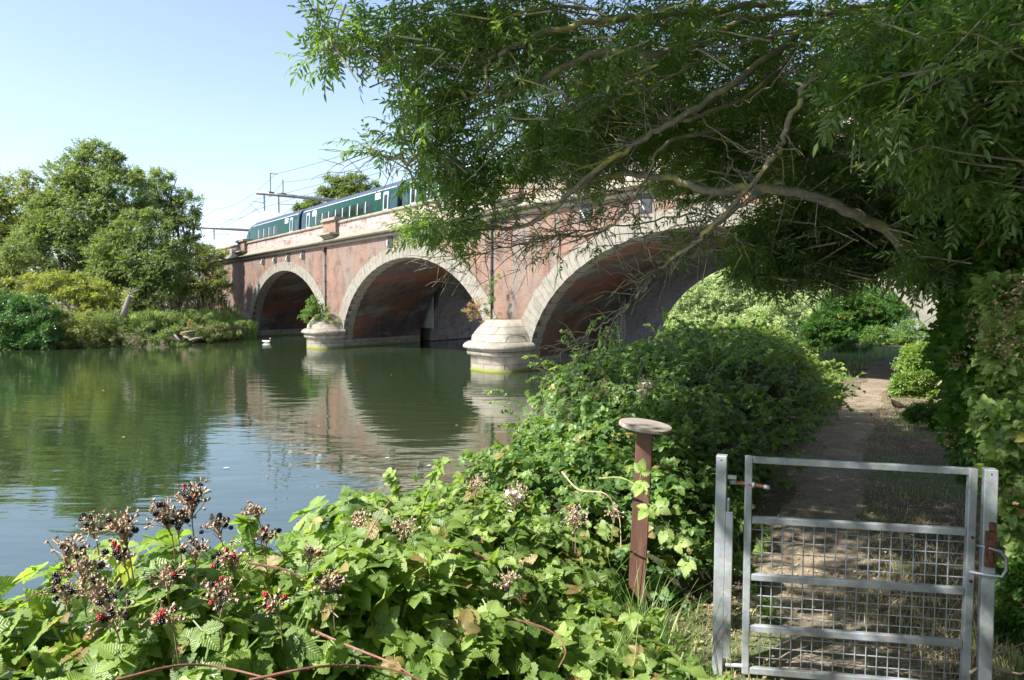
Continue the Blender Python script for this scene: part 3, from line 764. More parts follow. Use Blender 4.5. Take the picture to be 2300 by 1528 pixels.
def norm(v): return v / np.maximum(np.linalg.norm(v, axis=-1, keepdims=True), 1e-9)
def scatter(name, P, D, Nn, S, temps, mat, parent=None, rnd=None):
    """P positions, D leaf axis, Nn approx normals, S scale; temps list of (V,F,UV)"""
    P = np.asarray(P, float); n = len(P); D = norm(np.asarray(D, float)); Nn = np.asarray(Nn, float)
    Xx = norm(np.cross(D, Nn)); Z = np.cross(Xx, D); S = np.broadcast_to(np.asarray(S, float), (n,))
    if rnd is None: rnd = rng.random(n)
    sel = rng.integers(0, len(temps), n); VV = []; FF = []; UU = []; RR = []; off = 0
    for k, (v, f, u) in enumerate(temps):
        ix = np.nonzero(sel == k)[0]
        if not len(ix): continue
        B = np.stack([Xx[ix], D[ix], Z[ix]], 2) * S[ix][:, None, None]
        w = np.einsum('nij,kj->nki', B, v) + P[ix][:, None, :]
        VV.append(w.reshape(-1, 3)); FF.append((f[None] + (np.arange(len(ix)) * len(v))[:, None, None] + off).reshape(-1, 3)); off += len(ix) * len(v)
        UU.append(np.tile(u, (len(ix), 1))); RR.append(np.repeat(rnd[ix], len(v)))
    return tri_mesh(name, np.vstack(VV), np.vstack(FF), mat, parent, np.concatenate(RR), np.vstack(UU))
def rand_dir(n):
    return norm(rng.normal(size=(n, 3)))

# ------------------------------------------------------------------ bramble banks as height fields
def mound_field(crest, step=.25):
    C = []
    for a, b_ in zip(crest[:-1], crest[1:]):
        a = np.array(a, float); b_ = np.array(b_, float); k = max(1, int(np.linalg.norm(b_[:2] - a[:2]) / step))
        for i in range(k): C.append(a + (b_ - a) * i / k)
    C.append(np.array(crest[-1], float)); return np.array(C)
def field_height(x, y, C, seed=0, amp=.35):
    g0 = ground_z(x, y); H = np.full(x.shape, -9.)
    for cx, cy, zt, w in C:
        d2 = ((x - cx) ** 2 + (y - cy) ** 2) / (w * w)
        h = g0 + (zt - g0) * np.sqrt(np.clip(1 - d2, 0, 1)) ** .9
        H = np.maximum(H, np.where(d2 < 1, h, -9))
    nz = fbm(x * 1.1 + 3, y * 1.1, seed) * amp + fbm(x * 3.7, y * 3.7, seed + 5, 2) * amp * .6
    return np.where(H > -5, H + nz * np.clip((H - g0) * 1.5, 0, 1), H), g0
def bank_points(C, density, step=.08, seed=0, amp=.35, layer=.3, keep=None):
    x0, x1 = (C[:, 0] - C[:, 3]).min(), (C[:, 0] + C[:, 3]).max(); y0, y1 = (C[:, 1] - C[:, 3]).min(), (C[:, 1] + C[:, 3]).max()
    X, Y = np.meshgrid(np.arange(x0, x1, step), np.arange(y0, y1, step), indexing='ij')
    H, g0 = field_height(X, Y, C, seed, amp); dx = np.gradient(H, step, axis=0); dy = np.gradient(H, step, axis=1)
    ok = (H > g0 + .03) & (H > .05)
    ok[0] = ok[-1] = False; ok[:, 0] = ok[:, -1] = False
    G = np.clip(np.sqrt(dx ** 2 + dy ** 2), 0, 5)
    lam = density * step * step * np.sqrt(1 + G ** 2) * ok
    if keep is not None: lam = lam * keep(X, Y)
    cnt = rng.poisson(lam); ii, jj = np.nonzero(cnt); rep = cnt[ii, jj]; ii = np.repeat(ii, rep); jj = np.repeat(jj, rep)
    n = len(ii); ox, oy = (rng.random(n) - .5) * step, (rng.random(n) - .5) * step
    gxx, gyy = np.clip(dx[ii, jj], -4, 4), np.clip(dy[ii, jj], -4, 4)
    px, py = X[ii, jj] + ox, Y[ii, jj] + oy; pz = H[ii, jj] + gxx * ox + gyy * oy
    hh = H[ii, jj] - g0[ii, jj]
    slope = np.sqrt(gxx ** 2 + gyy ** 2)
    pz = np.where(slope > 1.2, g0[ii, jj] + hh * np.sqrt(rng.random(n)), pz)
    Nn = norm(np.column_stack([-gxx, -gyy, np.ones(n)]))
    P = np.column_stack([px, py, pz]) - Nn * (rng.random(n) ** 1.5 * layer)[:, None] + Nn * (rng.random(n) < .12)[:, None] * (rng.random(n) * .13)[:, None]
    return P, Nn
def leaf_orient(Nn, tilt=.55, down=.35):
    n = len(Nn); up = norm(Nn * .8 + np.array([-.25, -.15, .75]) + rng.normal(size=(n, 3)) * tilt)
    D = rng.normal(size=(n, 3)); D -= up * (D * up).sum(1)[:, None]; D = norm(D); D = norm(D + np.array([0, 0, -down]) + Nn * .25)
    return D, up
T_BR = [bramble_leaf(k) for k in range(6)]
T_BRF = [bramble_leaf(k, False) for k in range(4)]
T_ASH = [ash_leaf(k) for k in range(6)]
T_SPR = [spray_leaf(k) for k in range(5)]
T_SIM = [spray_leaf(k, 4, .06, .04) for k in range(4)]

def cane_mesh(name, pts, r0, mat, parent, thorns=True):
    mb = MB(); P = catmull(pts, 8); n = len(P)
    rad = [r0 * (1 - .6 * i / n) for i in range(n)]
    mb.tube([tuple(p) for p in P], rad, 6)
    if thorns:
        for i in range(1, n - 1):
            for _ in range(3):
                a = np.array(P[i]) + (np.array(P[i + 1]) - np.array(P[i])) * random.random(); d = norm(rng.normal(size=3)) ; r = rad[i]
                t = d * r * 2.6; s = norm(np.cross(d, P[i + 1] - P[i])) * r * .35
                mb.poly([tuple(a + s), tuple(a - s), tuple(a + t)])
    return mb.build(name, mat, parent, weld=False)

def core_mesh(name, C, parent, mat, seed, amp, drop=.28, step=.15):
    """dark inner thicket below the leaves: one sheet coloured dark so gaps between leaves look deep"""
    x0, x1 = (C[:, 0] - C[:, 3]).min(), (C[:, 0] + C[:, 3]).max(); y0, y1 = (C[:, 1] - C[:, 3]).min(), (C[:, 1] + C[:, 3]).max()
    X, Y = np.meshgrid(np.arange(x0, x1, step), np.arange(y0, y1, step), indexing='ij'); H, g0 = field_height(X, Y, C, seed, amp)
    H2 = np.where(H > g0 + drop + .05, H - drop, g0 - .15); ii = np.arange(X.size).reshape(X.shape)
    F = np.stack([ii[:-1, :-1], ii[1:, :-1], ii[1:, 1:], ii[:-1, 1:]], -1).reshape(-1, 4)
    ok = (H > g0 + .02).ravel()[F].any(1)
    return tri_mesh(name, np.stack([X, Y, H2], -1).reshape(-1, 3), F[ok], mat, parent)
M['thicket'] = simple('inner_thicket', (.035, .042, .018), .95, 0, 12, .6, .8, .05)  # dark colour for the single sheet under the leaves

def bramble(label, crest, density, hi, mat, seed, amp=.35, scale=(.8, 1.25), group='bramble thickets along the near bank', layer=.3, keep=None, cat='bramble', name='bramble_thicket', temps=None):
    C = mound_field(crest); t = empty(name, (crest[len(crest) // 2][0], crest[len(crest) // 2][1], 0)); tag(t, label, cat, group)
    off = np.array(t.location)
    P, Nn = bank_points(C, density, seed=seed, amp=amp, layer=layer, keep=keep); D, up = leaf_orient(Nn)
    scatter('leaves', P - off, D, up, rng.uniform(*scale, len(P)), temps or (T_BR if hi else T_BRF), mat, t)
    c = core_mesh('inner_sheet', C, t, M['thicket'], seed, amp); c.data.transform(Matrix.Translation(-Vector(off)))
    return t, C

NEARB = [(-3.4, .6, 2.25, 1.2), (-2.3, 1.35, 2.42, 1.0), (-1.6, 1.75, 2.38, .95), (-1.16, 2.25, 2.50, .95), (-.75, 2.55, 2.36, .95), (-.62, 3.3, 2.25, 1.05), (-.45, 4.2, 2.12, 1.15)]
NEARB2 = [(-1.6, .9, 2.28, .9), (-.6, 1.3, 2.12, .85), (.15, 1.55, 1.92, .75), (.30, 2.3, 1.86, .70), (.22, 3.1, 1.84, .62)]
MID = [(-.05, 4.8, 1.96, .95), (.25, 5.8, 1.94, 1.1), (.85, 6.6, 1.96, 1.2), (1.25, 7.6, 2.0, 1.35), (1.7, 9.2, 2.1, 1.7)]
MID2 = [(.75, 5.3, 2.15, .85), (1.2, 6.5, 2.15, 1.0)]
BIG = [(1.75, 9.8, 2.08, 1.8), (1.9, 11, 2.40, 2.2), (3.1, 12.8, 2.62, 2.3), (4.2, 14.2, 2.74, 2.1)]
FARM = [(4.7, 14.9, 2.78, 2.0), (5.4, 15.7, 2.7, 1.75), (5.9, 16.4, 2.55, 1.5), (6.8, 17.3, 2.25, 1.2), (7.8, 18.3, 1.8, .95), (8.65, 19.1, 1.3, .6)]
def shoots(t, C, seed, amp, n, L, hi, mat, keep=None):
    P, Nn = bank_points(C, 6, step=.2, seed=seed, amp=amp, layer=.1); k = rng.permutation(len(P))[:n]; off = np.array(t.location); mb = MB(); LPs = []; LDs = []; LN = []
    for p, nrm in zip(P[k], Nn[k]):
        d = norm(nrm * .7 + rng.normal(size=3) * .55 + np.array([0, 0, .35])); l = L * random.uniform(.5, 1.3); q = [p - nrm * .1, p + d * l * .5, p + d * l * .85 + np.array([0, 0, -.06 * l]), p + d * l * 1.15 + np.array([0, 0, -.28 * l])]
        q = catmull(q, 3); mb.tube([tuple(a - off) for a in q], [.0035 - .0002 * i for i in range(len(q))], 4, cap=False)
        for a in q[2:]:
            LPs.append(a); LDs.append(norm(rng.normal(size=3) + np.array([0, 0, -.2]))); LN.append(norm(np.array([-.25, -.2, .8]) + rng.normal(size=3) * .35))
    mb.build('shoots', M['green_cane'], t, weld=False)
    n_ = len(LPs); scatter('shoot_leaves', np.array(LPs) - off, LDs, LN, rng.uniform(.5, .95, n_), T_BR if hi else T_BRF, mat, t, rnd=rng.uniform(.3, .9, n_))
bA, CA = bramble('sunlit bramble bush at the bottom left corner with blackberries and dry flower heads', NEARB, 720, True, M['bramble'], 11, .42, (.6, 1.2))
bB, CB = bramble('low bramble sprawling between the bottom edge of the view and the disc topped post', NEARB2, 900, True, M['bramble'], 23, .42, (.45, 1.15))
bC, CC = bramble('bramble hanging over the water behind the disc topped post', MID, 520, True, M['bramble_dark'], 37, .6, (.45, .95), layer=.38)
bD, CD = bramble('bramble directly behind the disc topped post and left of the gate', MID2, 520, True, M['bramble_dark'], 43, .5, (.45, .9), layer=.35)
bE, CE = bramble('large shaded bramble mound left of the path, in front of the third arch', BIG, 250, False, M['bramble_dark'], 51, .95, (.55, 1.3), layer=.42)
bF, CF = bramble('sunlit end of the bramble bank where the path passes under the arch', FARM, 340, False, M['bramble_sun_tone'], 61, .6, (.6, 1.2), layer=.4)

shoots(bA, CA, 11, .42, 60, .28, True, M['bramble']); shoots(bB, CB, 23, .38, 40, .25, True, M['bramble']); shoots(bC, CC, 37, .6, 90, .35, True, M['bramble_dark']); shoots(bD, CD, 43, .5, 40, .3, True, M['bramble_dark'])
shoots(bE, CE, 51, .95, 320, .65, False, M['bramble_dark']); shoots(bF, CF, 61, .6, 110, .5, False, M['bramble_sun_tone'])
# canes
def W3(px, py, d): return tuple(W(px, py, d))
for pts, r, mt in (([(560, 1528, 1.55), (700, 1500, 1.62), (800, 1495, 1.75), (900, 1510, 1.8), (1010, 1560, 1.8)], .0042, 'cane'),
                   ([(700, 1415, 2.1), (780, 1450, 2.05), (880, 1490, 1.95), (940, 1528, 1.9)], .005, 'cane'),
                   ([(1080, 1385, 2.5), (1170, 1395, 2.5), (1240, 1420, 2.5), (1270, 1460, 2.45), (1255, 1500, 2.4)], .005, 'cane'),
                   ([(260, 1528, 1.5), (400, 1495, 1.6), (500, 1500, 1.65), (620, 1528, 1.6)], .0042, 'cane'),
                   ([(820, 1215, 3.0), (850, 1160, 3.05), (880, 1120, 3.1)], .0042, 'cane'),
                   ([(560, 1265, 2.2), (640, 1280, 2.2), (700, 1310, 2.2)], .005, 'cane'),
                   ([(1262, 1060, 4.2), (1300, 1100, 4.1), (1360, 1110, 4.0), (1390, 1160, 4.0), (1395, 1230, 3.9)], .006, 'dry_stem'),
                   ([(50, 1355, 1.95), (90, 1330, 2.0), (130, 1315, 2.05)], .003, 'cane')):
    c = cane_mesh('cane', [W3(*p) for p in pts], r, M[mt], bB); c.data.transform(Matrix.Translation(-Vector(bB.location)))
# long fresh shoot crossing the post
sh = cane_mesh('bramble_shoot', [W3(1345, 1075, 4.25), W3(1400, 1075, 4.2), W3(1450, 1110, 4.1), W3(1490, 1170, 4.05), W3(1530, 1235, 4.0), W3(1556, 1290, 4.0)], .006, M['green_cane'], None)
tag(sh, 'thorny green bramble shoot arching across the brown disc topped post', 'bramble shoot')
P = np.array([W(*p) for p in [(1440, 1090, 4.1), (1475, 1140, 4.05), (1496, 1190, 4.0), (1520, 1220, 4.0), (1545, 1262, 4.0), (1455, 1145, 4.0), (1440, 1060, 4.1)]])
D = norm(np.array([(-.3, -.4, -.3), (.6, -.3, -.2), (-.3, -.2, -.6), (.6, -.3, .1), (-.2, -.3, -.4), (-.5, -.4, -.3), (.1, -.2, .8)]))
scatter('leaves', P, D, np.tile([(-.3, -.7, .6)], (7, 1)), 1.0, T_BR, M['bramble'], sh, rnd=np.full(7, .8))

# berries
def ico(r, sub=1):
    import bmesh
    bm = bmesh.new(); bmesh.ops.create_icosphere(bm, subdivisions=sub, radius=r); V = np.array([v.co[:] for v in bm.verts]); F = np.array([[v.index for v in f.verts] for f in bm.faces]); bm.free(); return V, F
iv, if_ = ico(1)
def berry_template():
    V = []; F = []; n = 0
    for k in range(16):
        t = 1 - 2 * (k + .5) / 16; a = k * 2.4; r = math.sqrt(1 - t * t)
        V.append(iv * .0036 + np.array([r * math.cos(a) * .0062, r * math.sin(a) * .0062, t * .0072])); F.append(if_ + n); n += len(iv)
    V = np.vstack(V); return V, np.vstack(F), np.zeros((len(V), 2))
T_BERRY = [berry_template()]
def sepal_template():
    out = []
    for k in range(5):
        v, f, u = simple_leaflet(.011, .0065, .3, -.4); out.append(((v, f, u), rot('Z', k * 1.256) @ rot('X', .5), (0, 0, 0), 1))
    v = iv * .0035; out.append(((v, if_, np.zeros((len(v), 2))), np.eye(3), (0, 0, 0), 1)); return compound(out)
T_SEP = [sepal_template()]
def petal_template():
    out = []
    for k in range(5):
        v, f, u = simple_leaflet(.016, .012, .1, -.1); out.append(((v, f, u), rot('Z', k * 1.256) @ rot('X', .15), (0, 0, 0), 1))
    return compound(out)
T_PET = [petal_template()]
def berry_cluster(p, par, nb=8, ns=16, size=.10, red=2, petals=0, stem=None):
    size *= .85; p = np.array(p) - np.array([0, 0, .01]); off = np.array(par.location)
    base = p + np.array([random.uniform(-.02, .02), random.uniform(-.01, .04), -size * 1.15])
    V = []; F = []; MI = []; cnt = 0
    def add(v, f, m_):
        nonlocal cnt
        V.append(v); F.append(np.asarray(f) + cnt); MI.append(np.full(len(f), m_)); cnt += len(v)
    def stalk(a, b_, r):
        a = np.array(a); b_ = np.array(b_); d = norm(b_ - a); x = norm(np.cross(d, [.3, .2, .9])); y = np.cross(d, x)
        ring = [x, -.5 * x + .87 * y, -.5 * x - .87 * y]
        add(np.array([a + q * r for q in ring] + [b_ + q * r * .8 for q in ring]), [(0, 1, 4), (0, 4, 3), (1, 2, 5), (1, 5, 4), (2, 0, 3), (2, 3, 5)], 0)
    kinds = [1] * max(0, nb - red) + [2] * red + [3] * int(ns * 2) + [4] * petals
    stalk(base + np.array([0, .02, -.10]), base, .0028); stalk(base, base * .4 + p * .6, .0026)
    for k in kinds:
        d = norm(np.array([random.gauss(0, .6), random.gauss(0, .6), random.uniform(-.35, 1.0)])); e = p + d * size * random.uniform(.2, .95)
        s0 = base + (p - base) * random.uniform(.1, .9); md = s0 * .45 + e * .55 + np.array([random.gauss(0, .006), random.gauss(0, .006), .01])
        stalk(s0, md, .0013); stalk(md, e, .0012)
        T, sc = {1: (T_BERRY, 1.0), 2: (T_BERRY, .85), 3: (T_SEP, .9), 4: (T_PET, 1.1)}[k]
        v, f, _ = T[0]; z = d; x = norm(np.cross(z, rng.normal(size=3))); y = np.cross(z, x)
        add(v @ np.stack([x, y, z]) * sc * random.uniform(.8, 1.2) + e, f, k)
    tri_mesh('berry_cluster', np.vstack(V) - off, np.vstack(F), None, par, mats=[M['dry_stem'], M['berry'], M['red_berry'], M['sepal'], M['petal']], mi=np.concatenate(MI))
for px, py, d, nb, ns, s, rd, pt in [(265, 1180, 2.02, 9, 24, .085, 0, 0), (205, 1175, 2.05, 6, 12, .06, 0, 0), (150, 1225, 2.0, 5, 20, .07, 0, 0), (360, 1155, 2.15, 4, 30, .075, 0, 0),
        (430, 1115, 2.2, 14, 34, .085, 3, 0), (400, 1165, 2.18, 8, 16, .06, 0, 0), (485, 1175, 2.2, 10, 12, .06, 0, 0), (572, 1145, 2.3, 0, 22, .05, 0, 0), (190, 1270, 1.95, 6, 24, .08, 0, 0),
        (270, 1240, 2.0, 8, 10, .06, 2, 0), (150, 1320, 1.9, 8, 18, .07, 0, 0), (225, 1330, 1.85, 8, 18, .07, 1, 0), (250, 1375, 1.8, 10, 16, .08, 1, 0), (520, 1250, 2.1, 12, 20, .075, 5, 0),
        (500, 1330, 1.95, 12, 22, .08, 5, 0), (380, 1290, 1.95, 5, 20, .07, 1, 0), (440, 1230, 2.1, 6, 14, .06, 1, 0), (740, 1310, 2.1, 8, 22, .07, 1, 0), (600, 1200, 2.3, 6, 12, .06, 3, 0),
        (810, 1170, 2.9, 0, 24, .07, 0, 0), (905, 1185, 2.9, 2, 30, .09, 0, 0), (1160, 1110, 3.9, 0, 36, .12, 0, 16), (1070, 1085, 4.1, 4, 30, .11, 0, 2), (1290, 1160, 3.6, 8, 34, .11, 2, 0),
        (1380, 1150, 3.9, 2, 20, .08, 0, 0), (365, 1380, 1.75, 6, 14, .06, 3, 0), (610, 1350, 1.9, 4, 12, .05, 3, 0), (1020, 1250, 3.0, 3, 22, .08, 2, 0), (1140, 1300, 2.7, 2, 20, .07, 0, 0), (700, 1240, 2.4, 3, 16, .06, 1, 0)]:
    berry_cluster(W(px, py, d), bA if px < 950 else bC, nb, ns, s, min(rd, nb), pt)
for px, py, d, pt in [(1450, 865, 8.4, 10), (1272, 930, 7.3, 6), (1445, 880, 8.3, 8), (1360, 870, 9.0, 2), (1600, 770, 13, 0), (1430, 1015, 6.2, 6)]:
    berry_cluster(W(px, py, d), bE, 1, 26, .17, 0, pt)

# grass tufts
def blades(P, h, spread, wd, n_seg=3):
    n = len(P); a = rng.random(n) * 6.283; lean = np.column_stack([np.cos(a), np.sin(a), np.zeros(n)]) * (rng.random(n) * spread * h)[:, None]
    side = np.column_stack([-np.sin(a), np.cos(a), np.zeros(n)]); V = []; h = np.broadcast_to(h, (n,))
    for k in range(n_seg + 1):
        t = k / n_seg; c = P + lean * t ** 2 + np.array([0, 0, 1]) * (h * (t - .18 * t ** 3))[:, None]; w = wd * (1 - t ** 1.5) * .5 + .0004
        V += [c - side * w, c + side * w]
    V = np.stack(V, 1); F = []
    for k in range(n_seg): F += [(2 * k, 2 * k + 1, 2 * k + 3), (2 * k, 2 * k + 3, 2 * k + 2)]
    F = np.array(F)[None] + (np.arange(n) * 2 * (n_seg + 1))[:, None, None]
    return V.reshape(-1, 3), F.reshape(-1, 3), np.repeat(rng.random(n), 2 * (n_seg + 1))
def grass(name, P, h, spread, wd, mat, parent=None, segs=3):
    V, F, r = blades(P, h, spread, wd, segs); return tri_mesh(name, V, F, mat, parent, r, np.zeros((len(V), 2)))
pts = []; hs = []
for cx, cy, n, h in [(.68, 3.45, 120, .60), (.60, 3.2, 90, .55), (.80, 3.7, 90, .5), (.70, 3.95, 70, .5), (.62, 3.0, 60, .45), (.95, 3.4, 60, .3), (.35, 2.7, 30, .8), (-.05, 2.6, 24, .9), (-.2, 3.3, 14, 1.0), (.5, 4.1, 50, .6)]:
    for _ in range(n):
        x = cx + random.gauss(0, .07); y = cy + random.gauss(0, .07); pts.append((x, y, float(ground_z(x, y)) - .02)); hs.append(h * random.uniform(.5, 1.15))
gt = grass('grass_tufts', np.array(pts), np.array(hs), .75, .007, M['grass'], segs=6); tag(gt, kind='stuff', cat='grass', label='long green grass tufts at the foot of the disc topped post')
# dry grass litter and short turf beside the path
n = 42000; t_ = rng.random(n) ** 1.7 * (len(pc) * .62); ti = t_.astype(int); sgn = np.where(rng.random(n) < .42, -1, 1)
dist = sgn * (.42 + np.abs(rng.normal(size=n)) * .75); q = pc[ti] + nn[ti] * dist[:, None] + rng.normal(size=(n, 2)) * .08
nz = fbm(q[:, 0] * .9, q[:, 1] * .9, 77); gz_ = ground_z(q[:, 0], q[:, 1]); ok = (gz_ > .25)
P = np.column_stack([q, gz_ - .003])[ok]; nz = nz[ok]
V, F, r = blades(P, rng.uniform(.02, .07, len(P)), 1.9, .004, 2)
o = tri_mesh('dry_grass', V, F, M['straw'], None, r, np.zeros((len(V), 2))); tag(o, kind='stuff', cat='grass', label='dry straw coloured grass and litter beside the trodden path')
n = 9000; ti = (rng.random(n) ** 1.6 * (len(pc) * .6)).astype(int); q = pc[ti] + nn[ti] * (rng.normal(size=n) * .9)[:, None]; gz_ = ground_z(q[:, 0], q[:, 1]); ok = gz_ > .3
P = np.column_stack([q, gz_ + .03])[ok]; k = len(P)
o = scatter('leaf_litter', P, norm(np.column_stack([rng.normal(size=(k, 2)), rng.normal(size=k) * .15])), norm(np.array([0, 0, 1.]) + rng.normal(size=(k, 3)) * .25), rng.uniform(.4, 1.2, k), [quad_leaf(.035, .02)], M['straw']); tag(o, kind='stuff', cat='leaf litter', label='fallen dry leaves scattered over the path')
n = 26000; ti = (rng.random(n) ** 1.4 * (len(pc) * .8)).astype(int); sgn = np.where(rng.random(n) < .5, -1, 1)
q = pc[ti] + nn[ti] * (sgn * (.75 + np.abs(rng.normal(size=n)) * .8))[:, None]; nz = fbm(q[:, 0] * .8 + 5, q[:, 1] * .8, 99); gz_ = ground_z(q[:, 0], q[:, 1]); ok = (gz_ > .25) & (nz > .05)
V, F, r = blades(np.column_stack([q, gz_ - .01])[ok], rng.uniform(.04, .16, ok.sum()), .9, .006, 2)
o = tri_mesh('green_turf', V, F, M['grass'], None, r, np.zeros((len(V), 2))); tag(o, kind='stuff', cat='grass', label='short green grass patches along the path edges')

n = 9000; q = np.column_stack([rng.uniform(11, 26, n), rng.uniform(24, 42, n)]); gz_ = ground_z(q[:, 0], q[:, 1])
dc = np.min(np.linalg.norm(q[:, None, :] - pc[None, ::3, :], axis=2), axis=1); ok = (gz_ > .2) & (dc > 1.0)
V, F, r = blades(np.column_stack([q, gz_ - .01])[ok], rng.uniform(.12, .4, ok.sum()), .7, .02, 2)
o = tri_mesh('verge_grass', V, F, M['grass'], None, r, np.zeros((len(V), 2))); tag(o, kind='stuff', cat='grass', label='green grass verge under and beyond the bridge arch')
# ------------------------------------------------------------------ trees
def crown(parent, blobs, per, clumps, temps, mat, size, droop=0, name='crown', shell=.55, flat=1.0, tone=None):
    off = np.array(parent.location); PP = []; DD = []; UU = []; RR = []
    for c, r, w in blobs:
        c = np.array(c, float); r = np.broadcast_to(np.asarray(r, float), (3,))
        nc = max(1, int(clumps * w)); d = rand_dir(nc); rr = (shell + (1 - shell) * rng.random(nc) ** .6)[:, None]
        cc = c + d * rr * r * np.array([1, 1, flat]); cs = r.mean() * rng.uniform(.16, .34, nc)
        for k in range(nc):
            m = per; e = rng.normal(size=(m, 3)) * cs[k] * .5 * np.array([1.15, 1.15, .75]); PP.append(cc[k] + e)
            out = norm(e + d[k] * cs[k] * .5 + 1e-5); DD.append(norm(out + rng.normal(size=(m, 3)) * .5 + np.array([0, 0, -droop]))); UU.append(norm(out * .5 + rng.normal(size=(m, 3)) * .5 + np.array([-.2, -.2, .8])))
            RR.append(np.clip(rng.normal(rng.uniform(.25, .75), .16, m), 0, 1))
    P = np.vstack(PP); ok = P[:, 2] > .1
    P, D, U, Rr = P[ok], np.vstack(DD)[ok], np.vstack(UU)[ok], np.concatenate(RR)[ok]
    return scatter(name, P - off, D, U, rng.uniform(.75, 1.3, len(P)) * size, temps, mat, parent, Rr)
def tree_limbs(parent, base, tops, r0, mat, name='trunk', n=8, wob=.08):
    mb = MB(); off = np.array(parent.location)
    for i, t in enumerate(tops):
        b0 = np.array(base, float); t = np.array(t, float); L = np.linalg.norm(t - b0); pts = []
        for k in range(9):
            f = k / 8; p = b0 + (t - b0) * np.array([f ** 1.35, f ** 1.35, f]) + rng.normal(size=3) * wob * L * .12 * math.sin(math.pi * f); pts.append(tuple(p - off))
        r = r0 * (1 if i == 0 else random.uniform(.55, .85)); mb.tube(pts, [r * (1 - .85 * k / 8) + .01 for k in range(9)], n)
    return mb.build(name, mat, parent)
def far_tree(name, label, px_blobs, depth, mat, cl, per, size, group, trunk=True, tw=.35, cat='tree', thick=.8, droop=0, temps=None, shell=.45):
    k = depth / 1533; blobs = []
    for b_ in px_blobs:
        x, y, rr = b_[:3]; dd = depth + (b_[3] if len(b_) > 3 else 0); c = W(x, y, dd); r = rr * dd / 1533
        blobs.append((c, (r, r * thick, r), (rr / 60) ** 2))
    cx = np.mean([b_[0][0] for b_ in blobs]); cy = np.mean([b_[0][1] for b_ in blobs]); gz0 = float(ground_z(cx, cy))
    t = empty(name, (cx, cy, gz0)); tag(t, label, cat, group)
    crown(t, blobs, per, cl, temps or T_SPR, mat, size, droop, shell=shell)
    if trunk: tree_limbs(t, (cx, cy, gz0 - .3), [np.array(b_[0]) for b_ in blobs], tw, M['far_bark'], wob=.3)
    return t
GL = 'trees on the far left bank'
far_tree('ash_tree', 'tallest round crowned tree on the left bank with branches showing between the leaves',
    [(205, 385, 62), (235, 345, 28), (150, 420, 60), (262, 440, 70), (190, 480, 80), (110, 500, 60), (270, 520, 60), (130, 560, 70), (215, 570, 60), (60, 560, 50), (180, 350, 16), (262, 352, 14), (300, 400, 22), (95, 455, 30), (320, 480, 22)], 62, M['far_tree'], 38, 40, 2.6, GL, tw=.5)
far_tree('ash_tree', 'thinner grey green tree at the left edge of the view', [(30, 440, 45, 3), (75, 420, 40, 3), (15, 500, 45, 3), (50, 520, 50, 3), (-50, 470, 90, 3), (20, 590, 60, 3), (-60, 580, 90, 3)], 64, M['olive_leaf'], 34, 40, 2.6, GL, tw=.35)
far_tree('ash_tree', 'narrow tree with a ragged right edge nearest the bridge end', [(345, 405, 34), (385, 420, 34), (410, 465, 38), (365, 470, 42), (420, 520, 32), (330, 440, 30), (395, 545, 34), (415, 480, 34), (345, 385, 12), (398, 398, 14), (436, 450, 14), (440, 495, 12)], 68, M['far_tree'], 36, 40, 2.6, GL, tw=.3)
far_tree('hawthorn_tree', 'dense smaller tree in front of the tall ones, halfway along the left bank', [(300, 520, 42), (340, 510, 36), (255, 570, 50), (320, 590, 62), (370, 590, 50), (290, 640, 55), (240, 620, 45), (350, 650, 50)], 59, M['far_tree'], 50, 44, 2.2, GL, tw=.22)
far_tree('willow_bush', 'rounded grey green bush against the left end of the bridge', [(450, 575, 34), (480, 580, 30), (425, 610, 40), (465, 620, 42), (400, 640, 40), (440, 660, 40), (490, 640, 26)], 64, M['olive_leaf'], 50, 44, 1.9, GL, tw=.15)
far_tree('elder_bush', 'brownish green bush touching the bridge abutment', [(495, 660, 28), (505, 630, 18), (480, 680, 26), (515, 690, 18), (465, 690, 24)], 65, M['olive_leaf'], 46, 44, 1.6, GL, trunk=False)
far_tree('broad_tree', 'bright green treetop rising behind the second carriage', [(760, 425, 28), (800, 415, 26), (725, 450, 26), (690, 465, 22), (830, 425, 20), (780, 460, 45), (680, 480, 18)], 105, M['far_tree'], 80, 50, 4.2, GL, tw=.4)
far_tree('hedge_tree', 'low trees behind the tall crown filling the gap above the left bank', [(60, 620, 60, 10), (150, 640, 60, 10), (240, 640, 60, 10), (330, 660, 50, 10), (420, 660, 50, 8), (-60, 620, 90, 10), (-180, 560, 120, 10)], 66, M['far_tree'], 40, 44, 2.6, GL, trunk=False)
# left bank shrubs
GS = 'shrubs hanging over the left river bank'
far_tree('yellow_shrub', 'yellow green shrub bank with a patch of orange leaves below the tall trees', [(75, 650, 36), (130, 645, 40), (175, 648, 36), (225, 660, 34), (20, 662, 34), (100, 638, 18), (155, 634, 16), (200, 640, 18), (268, 672, 26), (150, 690, 40), (210, 700, 40), (255, 720, 40)], 55.5, M['yellow_leaf'], 60, 46, 1.7, GS, trunk=False, cat='shrub')
far_tree('ivy_curtain', 'dark green ivy curtain hanging to the water at the left edge', [(20, 712, 48), (70, 702, 42), (10, 755, 42), (60, 752, 46), (95, 748, 38), (-60, 730, 70), (40, 778, 30), (85, 778, 24), (0, 782, 26), (-40, 785, 36), (110, 715, 26), (118, 750, 22), (45, 680, 22), (5, 672, 26), (92, 682, 20)], 49.2, M['ivy'], 80, 50, 1.25, GS, trunk=False, cat='ivy')
